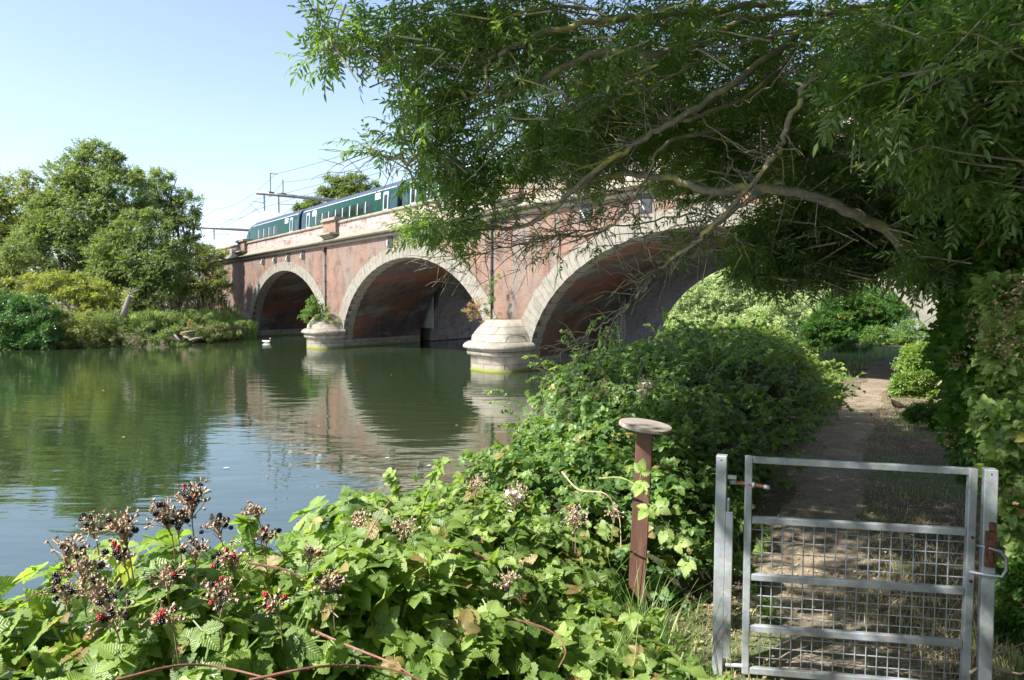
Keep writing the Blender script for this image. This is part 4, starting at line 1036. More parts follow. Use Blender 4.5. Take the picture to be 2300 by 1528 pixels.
far_tree('hawthorn_shrub', 'brown tinged shrub between the ivy curtain and the leaning dead trunk', [(130, 735, 38), (165, 740, 40), (140, 770, 28), (180, 770, 26), (200, 730, 32), (120, 778, 20), (210, 776, 18), (150, 782, 16), (185, 782, 16)], 50.3, M['olive_leaf'], 70, 46, 1.2, GS, trunk=False, cat='shrub')
far_tree('bramble_shrub', 'green creeper covered bank below the leaning dead trunk', [(230, 735, 32), (270, 725, 34), (300, 750, 32), (255, 760, 26), (330, 748, 26), (360, 758, 22), (390, 755, 24), (230, 776, 16), (350, 772, 16), (270, 776, 16), (310, 775, 16), (385, 770, 14), (410, 768, 12)], 51.8, M['far_tree'], 70, 46, 1.2, GS, trunk=False, cat='shrub')
far_tree('low_shrub', 'low green creeper at the waterline in front of the reeds', [(400, 735, 26), (440, 742, 24), (475, 738, 26), (510, 742, 20), (535, 735, 18), (400, 765, 12), (440, 764, 11), (480, 762, 11), (515, 760, 9), (380, 715, 22), (430, 712, 18), (350, 725, 22), (465, 715, 16), (550, 728, 12)], 57, M['far_tree'], 60, 46, 1.1, GS, trunk=False, cat='shrub')
far_tree('red_shrub', 'rusty orange weed patch on the bank near the driftwood', [(422, 735, 15), (435, 728, 10), (410, 745, 8)], 55.5, M['red_weed'], 60, 46, .9, GS, trunk=False, cat='weeds')
# reed bed
def on_bank(n, pxr, dd, jit):
    x = rng.uniform(*pxr, n); d = np.interp(x, *dd) + rng.random(n) * jit; P = []
    X = (x - 1150) / 1533 * d; return np.column_stack([X, d, np.maximum(ground_z(X, d) - .1, .0)])
P = on_bank(15000, (290, 575), ([290, 420, 500, 575], [54.5, 58.5, 61, 65]), 3.5)
o = grass('reed_bed', P, rng.uniform(.7, 1.9, len(P)) + 1.5 * np.clip(fbm(P[:, 0] * .9, P[:, 1] * .9, 5) + .1, 0, .6), .4, .085, M['reed'], segs=3); tag(o, kind='stuff', cat='reeds', label='tall pale green reeds and grass on the left bank up to the bridge')
P = on_bank(260, (330, 545), ([290, 420, 500, 575], [56, 60, 63, 66]), 2.5)
P[:, 2] += rng.uniform(1.2, 2.3, len(P)); o = grass('reed_plumes', P, rng.uniform(.4, 1.0, len(P)), .6, .11, M['straw'], segs=2); tag(o, kind='stuff', cat='reeds', label='pale feathery plumes standing above the reed bed')
P = on_bank(1500, (430, 545), ([290, 420, 500, 575], [54, 57.2, 60, 64.5]), .8); P[:, 2] = .1 + rng.random(len(P)) * .9
o = grass('flattened_reeds', P, rng.uniform(.2, .9, len(P)), 2.6, .06, M['straw'], segs=3); tag(o, kind='stuff', cat='reeds', label='flattened straw coloured reeds lying at the waterline')
# leaning dead trunk
t = empty('dead_trunk', tuple(W(278, 702, 51.3)[:2]) + (.9,)); tag(t, 'bleached dead trunk leaning right above the left bank shrubs', 'dead tree')
mb = MB(); o_ = np.array(t.location); a = [W(276, 712, 51.3), W(283, 690, 51.3), (W(290, 668, 51.3)), W(294, 657, 51.3)]
mb.tube([tuple(p - o_) for p in a], [.22, .20, .17, .10], 10); mb.build('trunk', M['dead_wood'], t)
for q in ([(292, 662), (284, 655), (276, 652)], [(294, 660), (304, 654), (314, 650), (318, 654)], [(293, 664), (300, 668), (306, 668)], [(290, 668), (281, 664), (272, 657)], [(296, 658), (299, 651), (308, 646)], [(294, 657), (290, 650), (293, 645)]):
    mb = MB(); mb.tube([tuple(W(x, y, 51.2) - o_) for x, y in q], [.055, .035, .02, .015][:len(q)], 6); mb.build('branch', M['dead_wood'], t)
# driftwood
for i, (q, lab) in enumerate((([(392, 752), (402, 764), (408, 768)], 'short grey driftwood pole slanting into the water'), ([(412, 756), (424, 760), (436, 767)], 'longer driftwood log lying at the waterline under the orange weed'), ([(408, 748), (420, 746), (440, 742)], 'driftwood branch lying on top of the log pile'), ([(425, 764), (440, 760), (455, 758)], 'pale driftwood stick nearest the flattened reeds'))):
    mb = MB(); mb.tube([tuple(W(x, y, 55.2)) for x, y in q], [.09, .08, .05], 6); o = mb.build('driftwood', M['dead_wood']); tag(o, lab, 'driftwood', 'driftwood on the left bank')

# vegetation seen through the third arch
GT = 'trees beyond the bridge seen through the arch'
far_tree('willow_tree', 'pale silvery willow filling the left of the third arch opening', [(1560, 690, 62), (1620, 660, 52), (1540, 740, 60), (1640, 720, 70), (1700, 680, 55), (1500, 770, 50), (1610, 770, 60)], 78, M['willow'], 60, 52, 3.0, GT, tw=.4, droop=.4)
far_tree('willow_tree', 'pale willow in the middle of the third arch, with a blue gap beside it', [(1740, 690, 46), (1720, 730, 50), (1780, 740, 50), (1800, 690, 36), (1690, 780, 55), (1770, 790, 50)], 72, M['willow'], 60, 52, 2.7, GT, tw=.35, droop=.4)
far_tree('alder_tree', 'darker green tree just left of the path beyond the bridge', [(1890, 700, 42), (1930, 690, 44), (1870, 740, 48), (1920, 745, 46), (1960, 730, 40), (1850, 790, 36), (1990, 700, 40), (1840, 740, 34)], 50, M['hedge'], 70, 50, 2.0, GT, tw=.3)
far_tree('hedge', 'bright green hedge beside the path beyond the bridge', [(1970, 770, 34), (2010, 775, 34), (2050, 760, 40), (1960, 800, 18), (2000, 800, 20), (2040, 800, 24)], 46, M['bramble_dark'], 80, 50, 1.5, GT, trunk=False, cat='hedge')
far_tree('tall_tree', 'tall pale trees standing behind everything in the arch opening', [(1600, 630, 50), (1680, 620, 50), (1760, 630, 50), (1840, 640, 50), (1920, 640, 50), (1540, 680, 50), (2000, 650, 60), (1480, 720, 60), (2080, 660, 60), (1860, 700, 50), (2160, 680, 60)], 105, M['willow'], 46, 52, 4.0, GT, tw=.4)
far_tree('dark_shrub', 'dark shrub at the end of the shaded path section', [(1910, 790, 26), (1935, 785, 22), (1890, 800, 22), (1920, 812, 14)], 39, M['ivy'], 60, 50, 1.3, GT, trunk=False, cat='shrub')
far_tree('sunlit_bramble', 'sunlit yellow green bramble bush right of the path at the foot of the arch', [(2060, 830, 34), (2090, 800, 34), (2040, 860, 22), (2080, 870, 28), (2110, 840, 34), (2130, 790, 30), (2050, 800, 18), (2120, 885, 26), (2150, 850, 30), (2030, 880, 12), (2022, 850, 10), (2045, 890, 12), (2095, 905, 16), (2015, 868, 8), (2012, 895, 7), (2145, 900, 22), (2035, 815, 9), (2130, 830, 26), (2110, 800, 24), (2120, 782, 18)], 18.2, M['bramble_sun_tone'], 150, 34, .95, None, trunk=False, cat='bush', shell=.6)
# plants on the piers
GP = 'self sown plants on the bridge piers'
far_tree('buddleia_bush', 'bright green bush growing on the middle pier', [(703, 688, 19), (692, 706, 17), (715, 700, 20), (700, 670, 12), (728, 712, 14)], 50.4, M['bramble_dark'], 160, 40, .8, GP, trunk=False, cat='bush')
far_tree('dry_weeds', 'thin yellowing weeds beside the bush on the middle pier', [(738, 712, 13), (750, 718, 12), (745, 700, 9)], 50.0, M['yellow_leaf'], 80, 26, .7, GP, trunk=False, cat='weeds')
far_tree('red_weeds', 'reddish weeds growing on the pier nearest the camera', [(1062, 700, 20), (1075, 675, 16), (1050, 690, 12), (1085, 710, 14)], 34.2, M['red_weed'], 120, 30, .45, GP, trunk=False, cat='weeds')
far_tree('fig_sapling', 'leafy green sapling above the reddish weeds on the nearest pier', [(1100, 650, 14), (1112, 625, 12), (1098, 675, 14), (1090, 700, 12), (1118, 610, 8)], 34.3, M['bramble_dark'], 110, 24, .6, GP, trunk=False, cat='sapling')
far_tree('dry_tuft', 'yellow dry grass tuft on top of the nearest pier', [(1120, 712, 12), (1150, 716, 8), (1100, 714, 12)], 34.2, M['yellow_leaf'], 120, 26, .4, GP, trunk=False, cat='weeds')

# ------------------------------------------------------------------ overhanging ash tree (right bank)
at = empty('ash_tree', (6.4, 8.2, 1.1)); tag(at, 'large ash tree leaning out over the river from the right, in front of the bridge', 'tree'); AO = np.array(at.location)
mb = MB()
mb.tube([tuple(np.array(p) - AO) for p in [(6.5, 8.3, .7), (6.3, 8.2, 1.6), (6.1, 8.0, 3.0), (5.9, 7.8, 4.6), (5.4, 7.5, 6.4), (4.8, 7.2, 8.5)]], [.42, .34, .30, .27, .22, .12], 12); mb.build('trunk', M['bark'], at)
LIMBS = [
 ([(2330, 760, 7.4), (2190, 700, 6.8), (2080, 620, 6.3), (1990, 520, 6.1), (1880, 462, 6.0), (1740, 425, 6.1), (1600, 428, 6.3), (1500, 400, 6.5), (1400, 395, 6.7), (1300, 420, 6.9)], .115),
 ([(2330, 60, 6.8), (2100, 60, 6.6), (1900, 75, 6.4), (1840, 151, 5.9), (1803, 206, 5.7), (1762, 311, 5.7), (1739, 357, 5.7), (1675, 426, 5.8), (1606, 504, 6.1), (1537, 563, 6.4), (1482, 605, 6.7), (1459, 632, 6.7), (1430, 666, 6.8), (1406, 694, 6.8)], .062),
 ([(1762, 413, 6.1), (1680, 450, 6.2), (1600, 510, 6.4), (1520, 575, 6.6), (1478, 592, 6.6)], .05),
 ([(1406, 694, 6.8), (1354, 728, 6.9), (1306, 766, 7.0), (1249, 797, 7.0), (1182, 816, 7.0)], .013),
 ([(1406, 694, 6.8), (1360, 745, 6.9), (1340, 771, 6.9), (1306, 809, 6.9), (1258, 838, 6.9), (1215, 828, 6.9)], .012),
 ([(1400, 700, 6.8), (1390, 780, 6.8), (1355, 800, 6.8), (1340, 850, 6.8)], .008),
 ([(2100, 10, 7.0), (1881, 27, 6.8), (1721, 133, 6.1), (1629, 202, 5.9), (1510, 275, 5.9), (1424, 326, 6.0), (1326, 393, 6.2), (1228, 483, 6.5), (1149, 510, 6.9), (1080, 515, 7.0), (1000, 540, 7.0)], .07),
 ([(2000, 20, 6.4), (1700, 45, 6.1), (1500, 118, 5.5), (1346, 122, 5.4), (1228, 169, 5.4), (1169, 196, 5.4), (1091, 243, 5.5), (1008, 298, 5.9), (961, 349, 5.9), (914, 361, 5.9), (843, 345, 6.0), (830, 335, 6.0)], .055),
 ([(1640, 290, 6.3), (1500, 322, 6.1), (1456, 393, 6.1), (1405, 471, 6.3), (1346, 522, 6.7), (1260, 530, 6.8), (1180, 545, 6.9)], .034),
 ([(1760, 10, 6.4), (1500, 30, 5.7), (1342, 45, 5.3), (1181, 86, 5.2), (1130, 122, 5.2), (1098, 145, 5.2), (1090, 210, 5.3)], .05),
 ([(1181, 100, 5.6), (1040, 160, 5.5), (934, 140, 5.4), (855, 130, 5.4), (784, 114, 5.4), (745, 98, 5.4), (715, 75, 5.4)], .026),
 ([(880, 132, 5.4), (855, 137, 5.4), (820, 151, 5.4), (757, 147, 5.4)], .011),
 ([(1500, 275, 6.6), (1560, 265, 6.6), (1700, 200, 6.6), (1850, 40, 6.7), (1900, -60, 6.7)], .05),
 ([(1500, 60, 5.9), (1400, 40, 5.9), (1250, 10, 5.9), (1080, -20, 5.9), (950, 10, 5.8)], .03),
 ([(1560, 480, 6.7), (1450, 500, 6.8), (1300, 520, 6.9), (1200, 545, 7.0), (1100, 565, 7.0), (1040, 575, 7.0)], .016),
 ([(1470, 600, 6.7), (1440, 520, 6.7), (1410, 440, 6.8), (1380, 360, 6.8)], .013),
 ([(1739, 357, 6.3), (1640, 320, 6.4), (1560, 300, 6.4)], .018),
 ([(2080, 330, 5.2), (1980, 300, 4.8), (1930, 270, 4.6)], .015),
 ([(1980, 90, 6.2), (1850, 60, 6.0), (1640, 110, 5.8), (1540, 150, 5.7), (1440, 205, 5.7), (1330, 215, 5.8), (1230, 260, 5.9)], .024),
 ([(1900, 30, 6.3), (1700, 90, 6.0), (1560, 95, 5.8), (1450, 150, 5.7), (1380, 190, 5.8)], .018),
 ([(1860, 110, 6.0), (1780, 160, 5.8), (1700, 215, 5.7), (1650, 240, 5.7)], .022),
 ([(1739, 345, 5.8), (1690, 340, 5.9), (1600, 290, 6.0), (1560, 255, 6.1)], .012),
 ([(1500, 290, 5.95), (1470, 250, 6.0), (1455, 190, 6.1)], .009),
 ([(1690, 430, 6.1), (1640, 360, 6.2), (1620, 290, 6.3)], .010),
 ([(1424, 326, 6.0), (1370, 300, 6.1), (1330, 250, 6.2)], .009),
 ([(1100, 260, 6.5), (1180, 330, 6.6), (1250, 420, 6.8), (1320, 470, 6.9), (1400, 600, 7.0)], .012)]
LP = []
for P_, r in LIMBS:
    p3 = [W(*q) for q in P_]; C = catmull(p3, 6); C += (rng.normal(size=C.shape) * .012); n = len(C)
    mb = MB(); r *= .50; mb.tube([tuple(q - AO) for q in C], [r * (1 - .62 * (i / n) ** 1.1) + .002 for i in range(n)], 8 if r > .02 else 5); mb.build('limb', M['bark'], at)
    LP.append(C)
ALLP = np.vstack(LP)
twm = MB(); LPp = []; LD = []; LS = []
def twig(start, end, r, leaves, up=0.1):
    start = np.array(start); end = np.array(end); d = end - start; L = np.linalg.norm(d); mid = start + d * .5 + np.array([random.gauss(0, .06), random.gauss(0, .06), random.gauss(up, .08)]) * L
    q = [start, start * .25 + mid * .5 + end * .25 + rng.normal(size=3) * .01 * L, mid * .5 + end * .5 + np.array([0, 0, .02 * L]), end]
    twm.tube([tuple(p - AO) for p in q], [r, r * .8, r * .6, r * .35], 4, cap=False)
    for i in range(leaves):
        f = .35 + .65 * (i + 1) / leaves; seg = min(2, int(f * 3)); g = f * 3 - seg; p = q[seg] * (1 - g) + q[min(seg + 1, 3)] * g
        dr = norm(d) * .55 + rng.normal(size=3) * .55 + np.array([0, 0, -.12]); LPp.append(p); LD.append(norm(dr)); LS.append(random.uniform(.75, 1.15))
SPRAYS = [  # px, py, rx, ry, depth, depth spread, twigs, leaves per twig
 (715, 95, 55, 60, 5.4, .3, 26, 5), (800, 60, 60, 50, 5.5, .4, 16, 4), (840, 130, 50, 40, 5.5, .3, 12, 5), (900, 100, 60, 90, 5.6, .5, 34, 5), (960, 190, 80, 90, 5.7, .6, 46, 5), (900, 260, 50, 40, 5.7, .4, 14, 5),
 (1020, 60, 110, 70, 5.7, .6, 56, 5), (1150, 60, 120, 70, 5.7, .7, 60, 5), (1080, 170, 100, 90, 5.9, .8, 60, 5), (825, 325, 42, 22, 6.0, .2, 9, 4), (930, 310, 60, 50, 6.0, .4, 20, 5), (1010, 300, 70, 60, 6.1, .6, 34, 5),
 (960, 390, 50, 40, 6.3, .4, 20, 5), (1040, 410, 70, 60, 6.5, .5, 44, 6), (950, 515, 50, 32, 6.6, .3, 26, 6), (1020, 510, 60, 40, 6.8, .4, 32, 6), (1110, 440, 60, 40, 6.8, .6, 18, 5),
 (1180, 330, 110, 80, 8.0, 1.5, 80, 5), (1280, 200, 150, 110, 7.5, 2.0, 120, 5), (1300, 340, 130, 90, 8.0, 1.5, 130, 6), (1430, 250, 150, 110, 8.6, 1.8, 170, 6), (1400, 90, 200, 90, 6.5, 1.6, 110, 5),
 (1560, 350, 130, 110, 8.8, 1.5, 190, 6), (1600, 150, 140, 110, 8.2, 1.7, 120, 6), (1700, 330, 130, 110, 8.8, 1.5, 190, 6), (1780, 540, 120, 80, 7.8, .9, 200, 6), (1720, 600, 80, 45, 7.9, .8, 120, 6), (1860, 580, 120, 60, 7.9, .9, 170, 6),
 (1800, 200, 110, 120, 8.2, 1.6, 100, 6), (1880, 400, 120, 120, 8.0, 1.2, 170, 6), (1980, 530, 110, 80, 8.0, .9, 130, 6), (2050, 400, 120, 110, 7.6, 1.0, 120, 6), (2120, 580, 80, 70, 7.2, .8, 80, 6),
 (1560, 540, 90, 40, 7.3, .5, 24, 3), (1380, 520, 110, 50, 7.0, .5, 20, 2), (1250, 540, 90, 40, 7.0, .4, 14, 2),
 (1975, 150, 100, 100, 4.6, .6, 44, 6), (2080, 300, 110, 110, 4.2, .6, 50, 6), (1930, 230, 60, 60, 4.2, .4, 18, 5), (2200, 120, 130, 120, 4.2, .8, 60, 6), (2220, 380, 110, 130, 4.4, .7, 60, 6), (2110, 420, 80, 50, 5.0, .6, 30, 6),
 (2075, 600, 60, 40, 5.7, .3, 24, 6),
 (1640, 50, 160, 50, 6.8, 1.4, 60, 5), (1900, 50, 120, 50, 6.5, 1.4, 50, 5),
 (1200, 120, 200, 110, 11, 1.6, 110, 6), (1400, 180, 150, 90, 10.8, 1.2, 110, 6), (1050, 90, 120, 60, 10, 1.2, 40, 6)]
for px, py, rx, ry, d, ds, nt_, nl_ in SPRAYS:
    for _ in range(int(nt_ * (1.0 if d > 7.9 else .6 if px < 1500 else .78))):
        a = random.random() * 6.283; rr = math.sqrt(random.random()); e = W(px + rx * rr * math.cos(a), py + ry * rr * math.sin(a), d + random.uniform(-ds, ds))
        L = random.uniform(.35, .75); dirv = norm(np.array([-.75 + random.gauss(0, .4), random.gauss(0, .5), random.gauss(-.1, .4)])); s = e - dirv * L
        if random.random() < .5:
            j = np.argmin(((ALLP - e) ** 2).sum(1)); q = ALLP[j]
            if np.linalg.norm(q - e) < .75: s = q
        twig(s, e, .007, nl_ + random.choice((-1, 0, 1)))
n_view = len(LPp)
# bare twigs on the low limbs
for C, k, L0 in ((LP[1], 40, .5), (LP[2], 24, .45), (LP[3], 16, .22), (LP[4], 16, .22), (LP[6], 46, .6), (LP[8], 46, .55), (LP[14], 50, .5), (LP[15], 14, .35), (LP[18], 20, .4), (LP[0], 8, .4), (LP[7], 30, .4), (LP[5], 8, .15)):
    for _ in range(k):
        i = random.randint(int(len(C) * .35), len(C) - 1); s = C[i]; L = L0 * random.uniform(.4, 1.3); e = s + norm(np.array([-.6 + random.gauss(0, .6), random.gauss(0, .5), random.gauss(-.25, .5)])) * L
        twig(s, e, .0055, 0, .15)
        for _ in range(2):
            f = random.uniform(.4, .9); s2 = s * (1 - f) + e * f; twig(s2, s2 + norm(np.array([-.4 + random.gauss(0, .6), random.gauss(0, .5), random.gauss(0, .5)])) * L * .45, .0035, 0, .1)
twm.build('twigs', M['bark'], at, weld=False)
P = np.array(LPp); D = np.array(LD); n = len(P)
Up = norm(np.array([-.15, -.2, .85]) + rng.normal(size=(n, 3)) * .45)
scatter('foliage', P - AO, D, Up, np.array(LS), T_ASH, M['ash'], at, rnd=np.clip(rng.normal(.45, .22, n), 0, 1))
# unseen crown added above and behind the view, shaped to give the dappled shade
n = 38000; X = rng.uniform(-3.8, 12, n); Y = rng.uniform(-9, 11.0, n)
dn = fbm(X * .8, Y * .8, 31, 2) + .35 * fbm(X * 2.6, Y * 2.6, 8, 2); edge = -2.75 + .5 * fbm(Y, Y * 0, 4) - 1.3 * np.clip((Y - 5) / 2, 0, 1)
ok = (dn > -.15) & (X > edge) & ~((X > 1.4) & (X < 3.6) & (Y > 1.8) & (Y < 4.6) & (rng.random(n) < .9)); X, Y = X[ok], Y[ok]
Z = np.maximum(6.6, 4.1 + .50 * np.maximum(Y, 0)) + rng.random(len(X)) * 2.0
P = np.column_stack([X, Y, Z]); n = len(P)
scatter('shade_foliage', P - AO, norm(rng.normal(size=(n, 3)) * np.array([1, 1, .5])), norm(np.array([0, 0, 1.]) + rng.normal(size=(n, 3)) * .4), rng.uniform(1.7, 2.4, n), T_SPR, M['ash'], at)
for e in [(0, 2, 7.2), (-1.5, 4, 7.4), (2, 0, 7.2), (1, 6, 8), (4, 3, 7.5), (3, 9, 9)]:
    mb = MB(); mb.tube([tuple(q - AO) for q in catmull([(5.2, 7.4, 7.0), (np.array((5.2, 7.4, 7.4)) + np.array(e)) / 2 + np.array([0, 0, .4]), e], 5)], [.09, .085, .08, .07, .06, .055, .045, .04, .03, .02, .015], 6); mb.build('limb', M['bark'], at)

# ------------------------------------------------------------------ hedge and climbers on the right of the path
def near_bush(name, label, blobs, mat, per, cl, size, temps, cat, group='bushes on the right of the path', stems=0, seeds=0):
    bl = []
    for x, y, rr, d in blobs: bl.append((W(x, y, d), rr * d / 1533, (rr / 60) ** 2 * (d / 5) ** 2))
    c = np.mean([b_[0] for b_ in bl], 0); t = empty(name, (c[0], c[1], float(ground_z(c[0], c[1])))); tag(t, label, cat, group)
    crown(t, bl, per, cl, temps, mat, size, .3, shell=.5, name='leaves')
    off = np.array(t.location)
    mb = MB()
    for _ in range(stems):
        b_ = random.choice(bl); e = b_[0] + rand_dir(1)[0] * b_[1]; s = np.array([b_[0][0] + random.uniform(0, .6), b_[0][1] + random.uniform(-.2, .6), b_[0][2] - random.uniform(.3, 1.2)])
        m_ = (s + e) / 2 + rng.normal(size=3) * .15; mb.tube([tuple(p - off) for p in catmull([s, m_, e], 5)], [.011, .010, .010, .009, .008, .008, .007, .006, .005, .004, .003], 5)
    if stems: mb.build('stems', M['dry_stem'], t, weld=False)
    return t, bl
tr_, bl_ = near_bush('ivy_clad_bush', 'tall dark ivy clad bush filling the right edge beside the path', [(2238, 690, 72, 7.2), (2260, 620, 100, 6.2), (2225, 800, 62, 7.6), (2225, 900, 60, 7.4), (2190, 955, 42, 9.0), (2195, 860, 44, 10.5), (2240, 780, 90, 6.6), (2260, 940, 80, 5.8), (2215, 985, 50, 6.6), (2320, 800, 110, 5.2), (2330, 560, 120, 5.4), (2330, 1000, 90, 5.0), (2205, 745, 30, 9.5), (2210, 655, 40, 8.6), (2165, 915, 26, 11), (2200, 500, 100, 7), (2240, 1040, 50, 6.2)],
    M['hedge'], 40, 60, 1.15, T_SIM, 'ivy bush')
tb_, bl2 = near_bush('bramble_bush', 'dark bramble with brown seed heads leaning in from the right edge behind the latch post', [(2290, 1080, 70, 4.3), (2300, 950, 80, 4.2), (2310, 800, 80, 4.2), (2300, 680, 80, 4.4), (2280, 1180, 45, 4.6), (2330, 1180, 70, 4.0), (2320, 1300, 50, 4.0), (2250, 900, 45, 4.6)],
    M['bramble'], 16, 46, .75, T_BR, 'bramble', stems=0)
tu_, bl3 = near_bush('hazel_bush', 'sun flecked leafy branches hanging in the upper right corner', [(2200, 60, 120, 5.2), (2280, 220, 120, 4.8), (2120, 200, 80, 6.0), (2180, 360, 90, 6.0), (2280, 420, 100, 5.2), (2060, 90, 80, 6.6), (2330, 40, 120, 4.6)],
    M['hedge'], 26, 44, 1.15, T_SIM, 'bush')
off = np.array(tb_.location)
sp = []
for px, py, rr, d, n_ in [(2270, 700, 45, 3.9, 60), (2220, 760, 40, 4.2, 50), (2150, 810, 20, 4.9, 26), (2140, 990, 30, 5.6, 40), (2260, 780, 40, 3.9, 60), (2180, 720, 20, 4.6, 20), (2200, 935, 18, 4.4, 16), (2290, 640, 30, 3.9, 30), (2280, 1120, 30, 3.8, 24), (2195, 1010, 14, 5.0, 12)]:
    for _ in range(n_): sp.append(W(px + random.gauss(0, rr * .6), py + random.gauss(0, rr * .5), d + random.uniform(-.2, .3)))
sp = np.array(sp) - off; dd = rand_dir(len(sp)); scatter('seed_heads', sp, norm(np.cross(dd, rng.normal(size=dd.shape))), dd, rng.uniform(1.0, 1.9, len(sp)), T_SEP, M['seed'], tb_)
# unseen hedge added beside and behind the viewpoint to block sky light
blocking_hedge = empty('hedge', (4.2, -.5, 1.3)); tag(blocking_hedge, 'unseen hedge added beside the viewpoint to block sky light', 'hedge')
crown(blocking_hedge, [(np.array(c), r_, w_) for c, r_, w_ in [((4.3, 1.0, 2.6), 1.4, 1), ((4.4, -1.2, 2.9), 1.6, 1), ((4.0, -3.6, 3.2), 1.8, 1), ((2.2, -5.4, 3.4), 1.9, 1), ((-.4, -6.2, 3.2), 1.8, 1), ((5.2, 1.2, 4.8), 1.7, 1), ((5, -2.5, 5), 2, 1)]], 60, 60, T_SPR, M['hedge'], 1.6, .2, name='leaves')
# low ground ivy / nettles in front of the hedge
far_tree('nettle_patch', 'low dark weeds on the ground between the path and the right hedge', [(2060, 930, 16), (2090, 925, 18), (2120, 960, 24), (2040, 940, 10)], 12.5, M['hedge'], 130, 30, .6, None, trunk=False, cat='weeds')
far_tree('nettle_patch', 'low weeds right beside the latch post of the gate', [(2270, 1400, 30), (2290, 1300, 36), (2295, 1480, 26)], 4.0, M['hedge'], 40, 22, .55, None, trunk=False, cat='weeds')
far_tree('ground_bramble', 'small bramble leaves poking through the lower left of the gate mesh', [(1720, 1240, 20), (1735, 1380, 26), (1700, 1330, 16)], 4.2, M['bramble'], 14, 7, .65, None, trunk=False, cat='bramble', temps=T_BR)
for i, (q, lab) in enumerate((([(2180, 1510, 3.3), (2240, 1470, 3.5), (2310, 1440, 3.6)], 'dry twig lying at the foot of the latch post'), ([(2230, 1500, 3.4), (2290, 1515, 3.4), (2330, 1500, 3.5)], 'dry twig at the bottom right corner below the hedge'))):
    mb = MB(); mb.tube([tuple(W(*p)) for p in q], [.008, .006, .004], 5); o = mb.build('dry_twig', M['dry_stem']); tag(o, lab, 'twig')
n = 2600; X = rng.uniform(2.2, 3.6, n); Y = rng.uniform(2.6, 5.0, n)
V, F, r = blades(np.column_stack([X, Y, ground_z(X, Y)]), rng.uniform(.04, .14, n), 1.8, .006, 2)
o = tri_mesh('hedge_litter', V, F, M['straw'], None, r, np.zeros((len(V), 2))); tag(o, kind='stuff', cat='litter', label='dry stalks and litter under the hedge beside the latch post')

# ------------------------------------------------------------------ gate and posts
PL = W(1682, 1032, 3.60); PR = W(2184, 1059, 3.33)
gd = np.array([PR[0] - PL[0], PR[1] - PL[1], 0]); GL_ = np.linalg.norm(gd); ga = math.atan2(gd[1], gd[0])
gz = 1.36
gate = empty('field_gate', (PL[0], PL[1], gz), ga); tag(gate, 'galvanised steel pedestrian gate with square mesh across the path', 'gate')
def gz_at(py, left=True):
    p = W(1682, py, 3.60) if left else W(2175, py, 3.33); return p[2] - gz
T = .040
def rail(name, zl, zr, h, d=.03, x0=0, x1=GL_):
    mb = MB(); P = [(x0, -d / 2, zl - h / 2), (x1, -d / 2, zr - h / 2), (x1, d / 2, zr - h / 2), (x0, d / 2, zl - h / 2), (x0, -d / 2, zl + h / 2), (x1, -d / 2, zr + h / 2), (x1, d / 2, zr + h / 2), (x0, d / 2, zl + h / 2)]
    for q in ((0, 1, 5, 4), (1, 2, 6, 5), (2, 3, 7, 6), (3, 0, 4, 7), (4, 5, 6, 7), (3, 2, 1, 0)): mb.poly([P[i] for i in q])
    return mb.build(name, M['galv'], gate, bevel=.004)
zt = gz_at(1032), gz_at(1059, False); z2 = gz_at(1166), gz_at(1195, False); z3 = gz_at(1294), gz_at(1328, False); z4 = gz_at(1409), gz_at(1446, False); zb = gz_at(1503), gz_at(1545, False)
rail('top_rail', *zt, .034); rail('rail', *z2, .036, .03, .02, GL_ - .02); rail('rail', *z3, .036, .03, .02, GL_ - .02); rail('rail', *z4, .038, .03, .02, GL_ - .02); rail('bottom_rail', *zb, .036, .03, .02, GL_ - .02)
mb = MB(); mb.box(-.018, .018, -.021, .021, zb[0] - .02, zt[0] + .018); mb.build('hinge_stile', M['galv'], gate, bevel=.004)
mb = MB(); mb.box(GL_ - .019, GL_ + .019, -.021, .021, zb[1] - .02, zt[1] + .018); mb.build('latch_stile', M['galv'], gate, bevel=.004)
mb = MB(); w0 = .0029
for k in range(18):
    x = .075 + k * (GL_ - .14) / 17.4; f = x / GL_; wob = random.gauss(0, .0018)
    mb.tube([(x, .019 + wob, zb[0] * (1 - f) + zb[1] * f), (x + random.gauss(0, .001), .019, z2[0] * (1 - f) + z2[1] * f)], w0, 6)
for (a, b_), k in (((z2, z3), 5), ((z3, z4), 5), ((z4, zb), 4)):
    for i in range(1, k + (1 if k == 5 else 0)):
        n_ = k if k < 5 else 5
        f = i / n_
        if f >= 1: continue
        mb.tube([(0, .024, a[0] * (1 - f) + b_[0] * f), (GL_, .024, a[1] * (1 - f) + b_[1] * f)], w0, 6)
mb.build('wire_mesh', M['galv'], gate, weld=False)
mb = MB(); mb.tube([(GL_ + .002, -.023, z2[1] - .02), (GL_ + .002, -.030, z2[1] - .02)], .008, 8); mb.tube([(GL_ + .002, -.023, z2[1] - .24), (GL_ + .002, -.030, z2[1] - .24)], .008, 8); mb.build('bolt_heads', M['rust'], gate)
# latch loop
lz = z2[1] - .05
mb = MB(); mb.tube([(GL_ + .015, 0, lz - .01), (GL_ + .07, -.045, lz - .01), (GL_ + .115, -.05, lz - .02), (GL_ + .14, -.05, lz - .05), (GL_ + .142, -.05, lz - .11), (GL_ + .125, -.048, lz - .145), (GL_ + .07, -.03, lz - .15), (GL_ - .005, -.02, lz - .145)], .007, 8); lt = mb.build('latch_loop', M['galv'], gate)
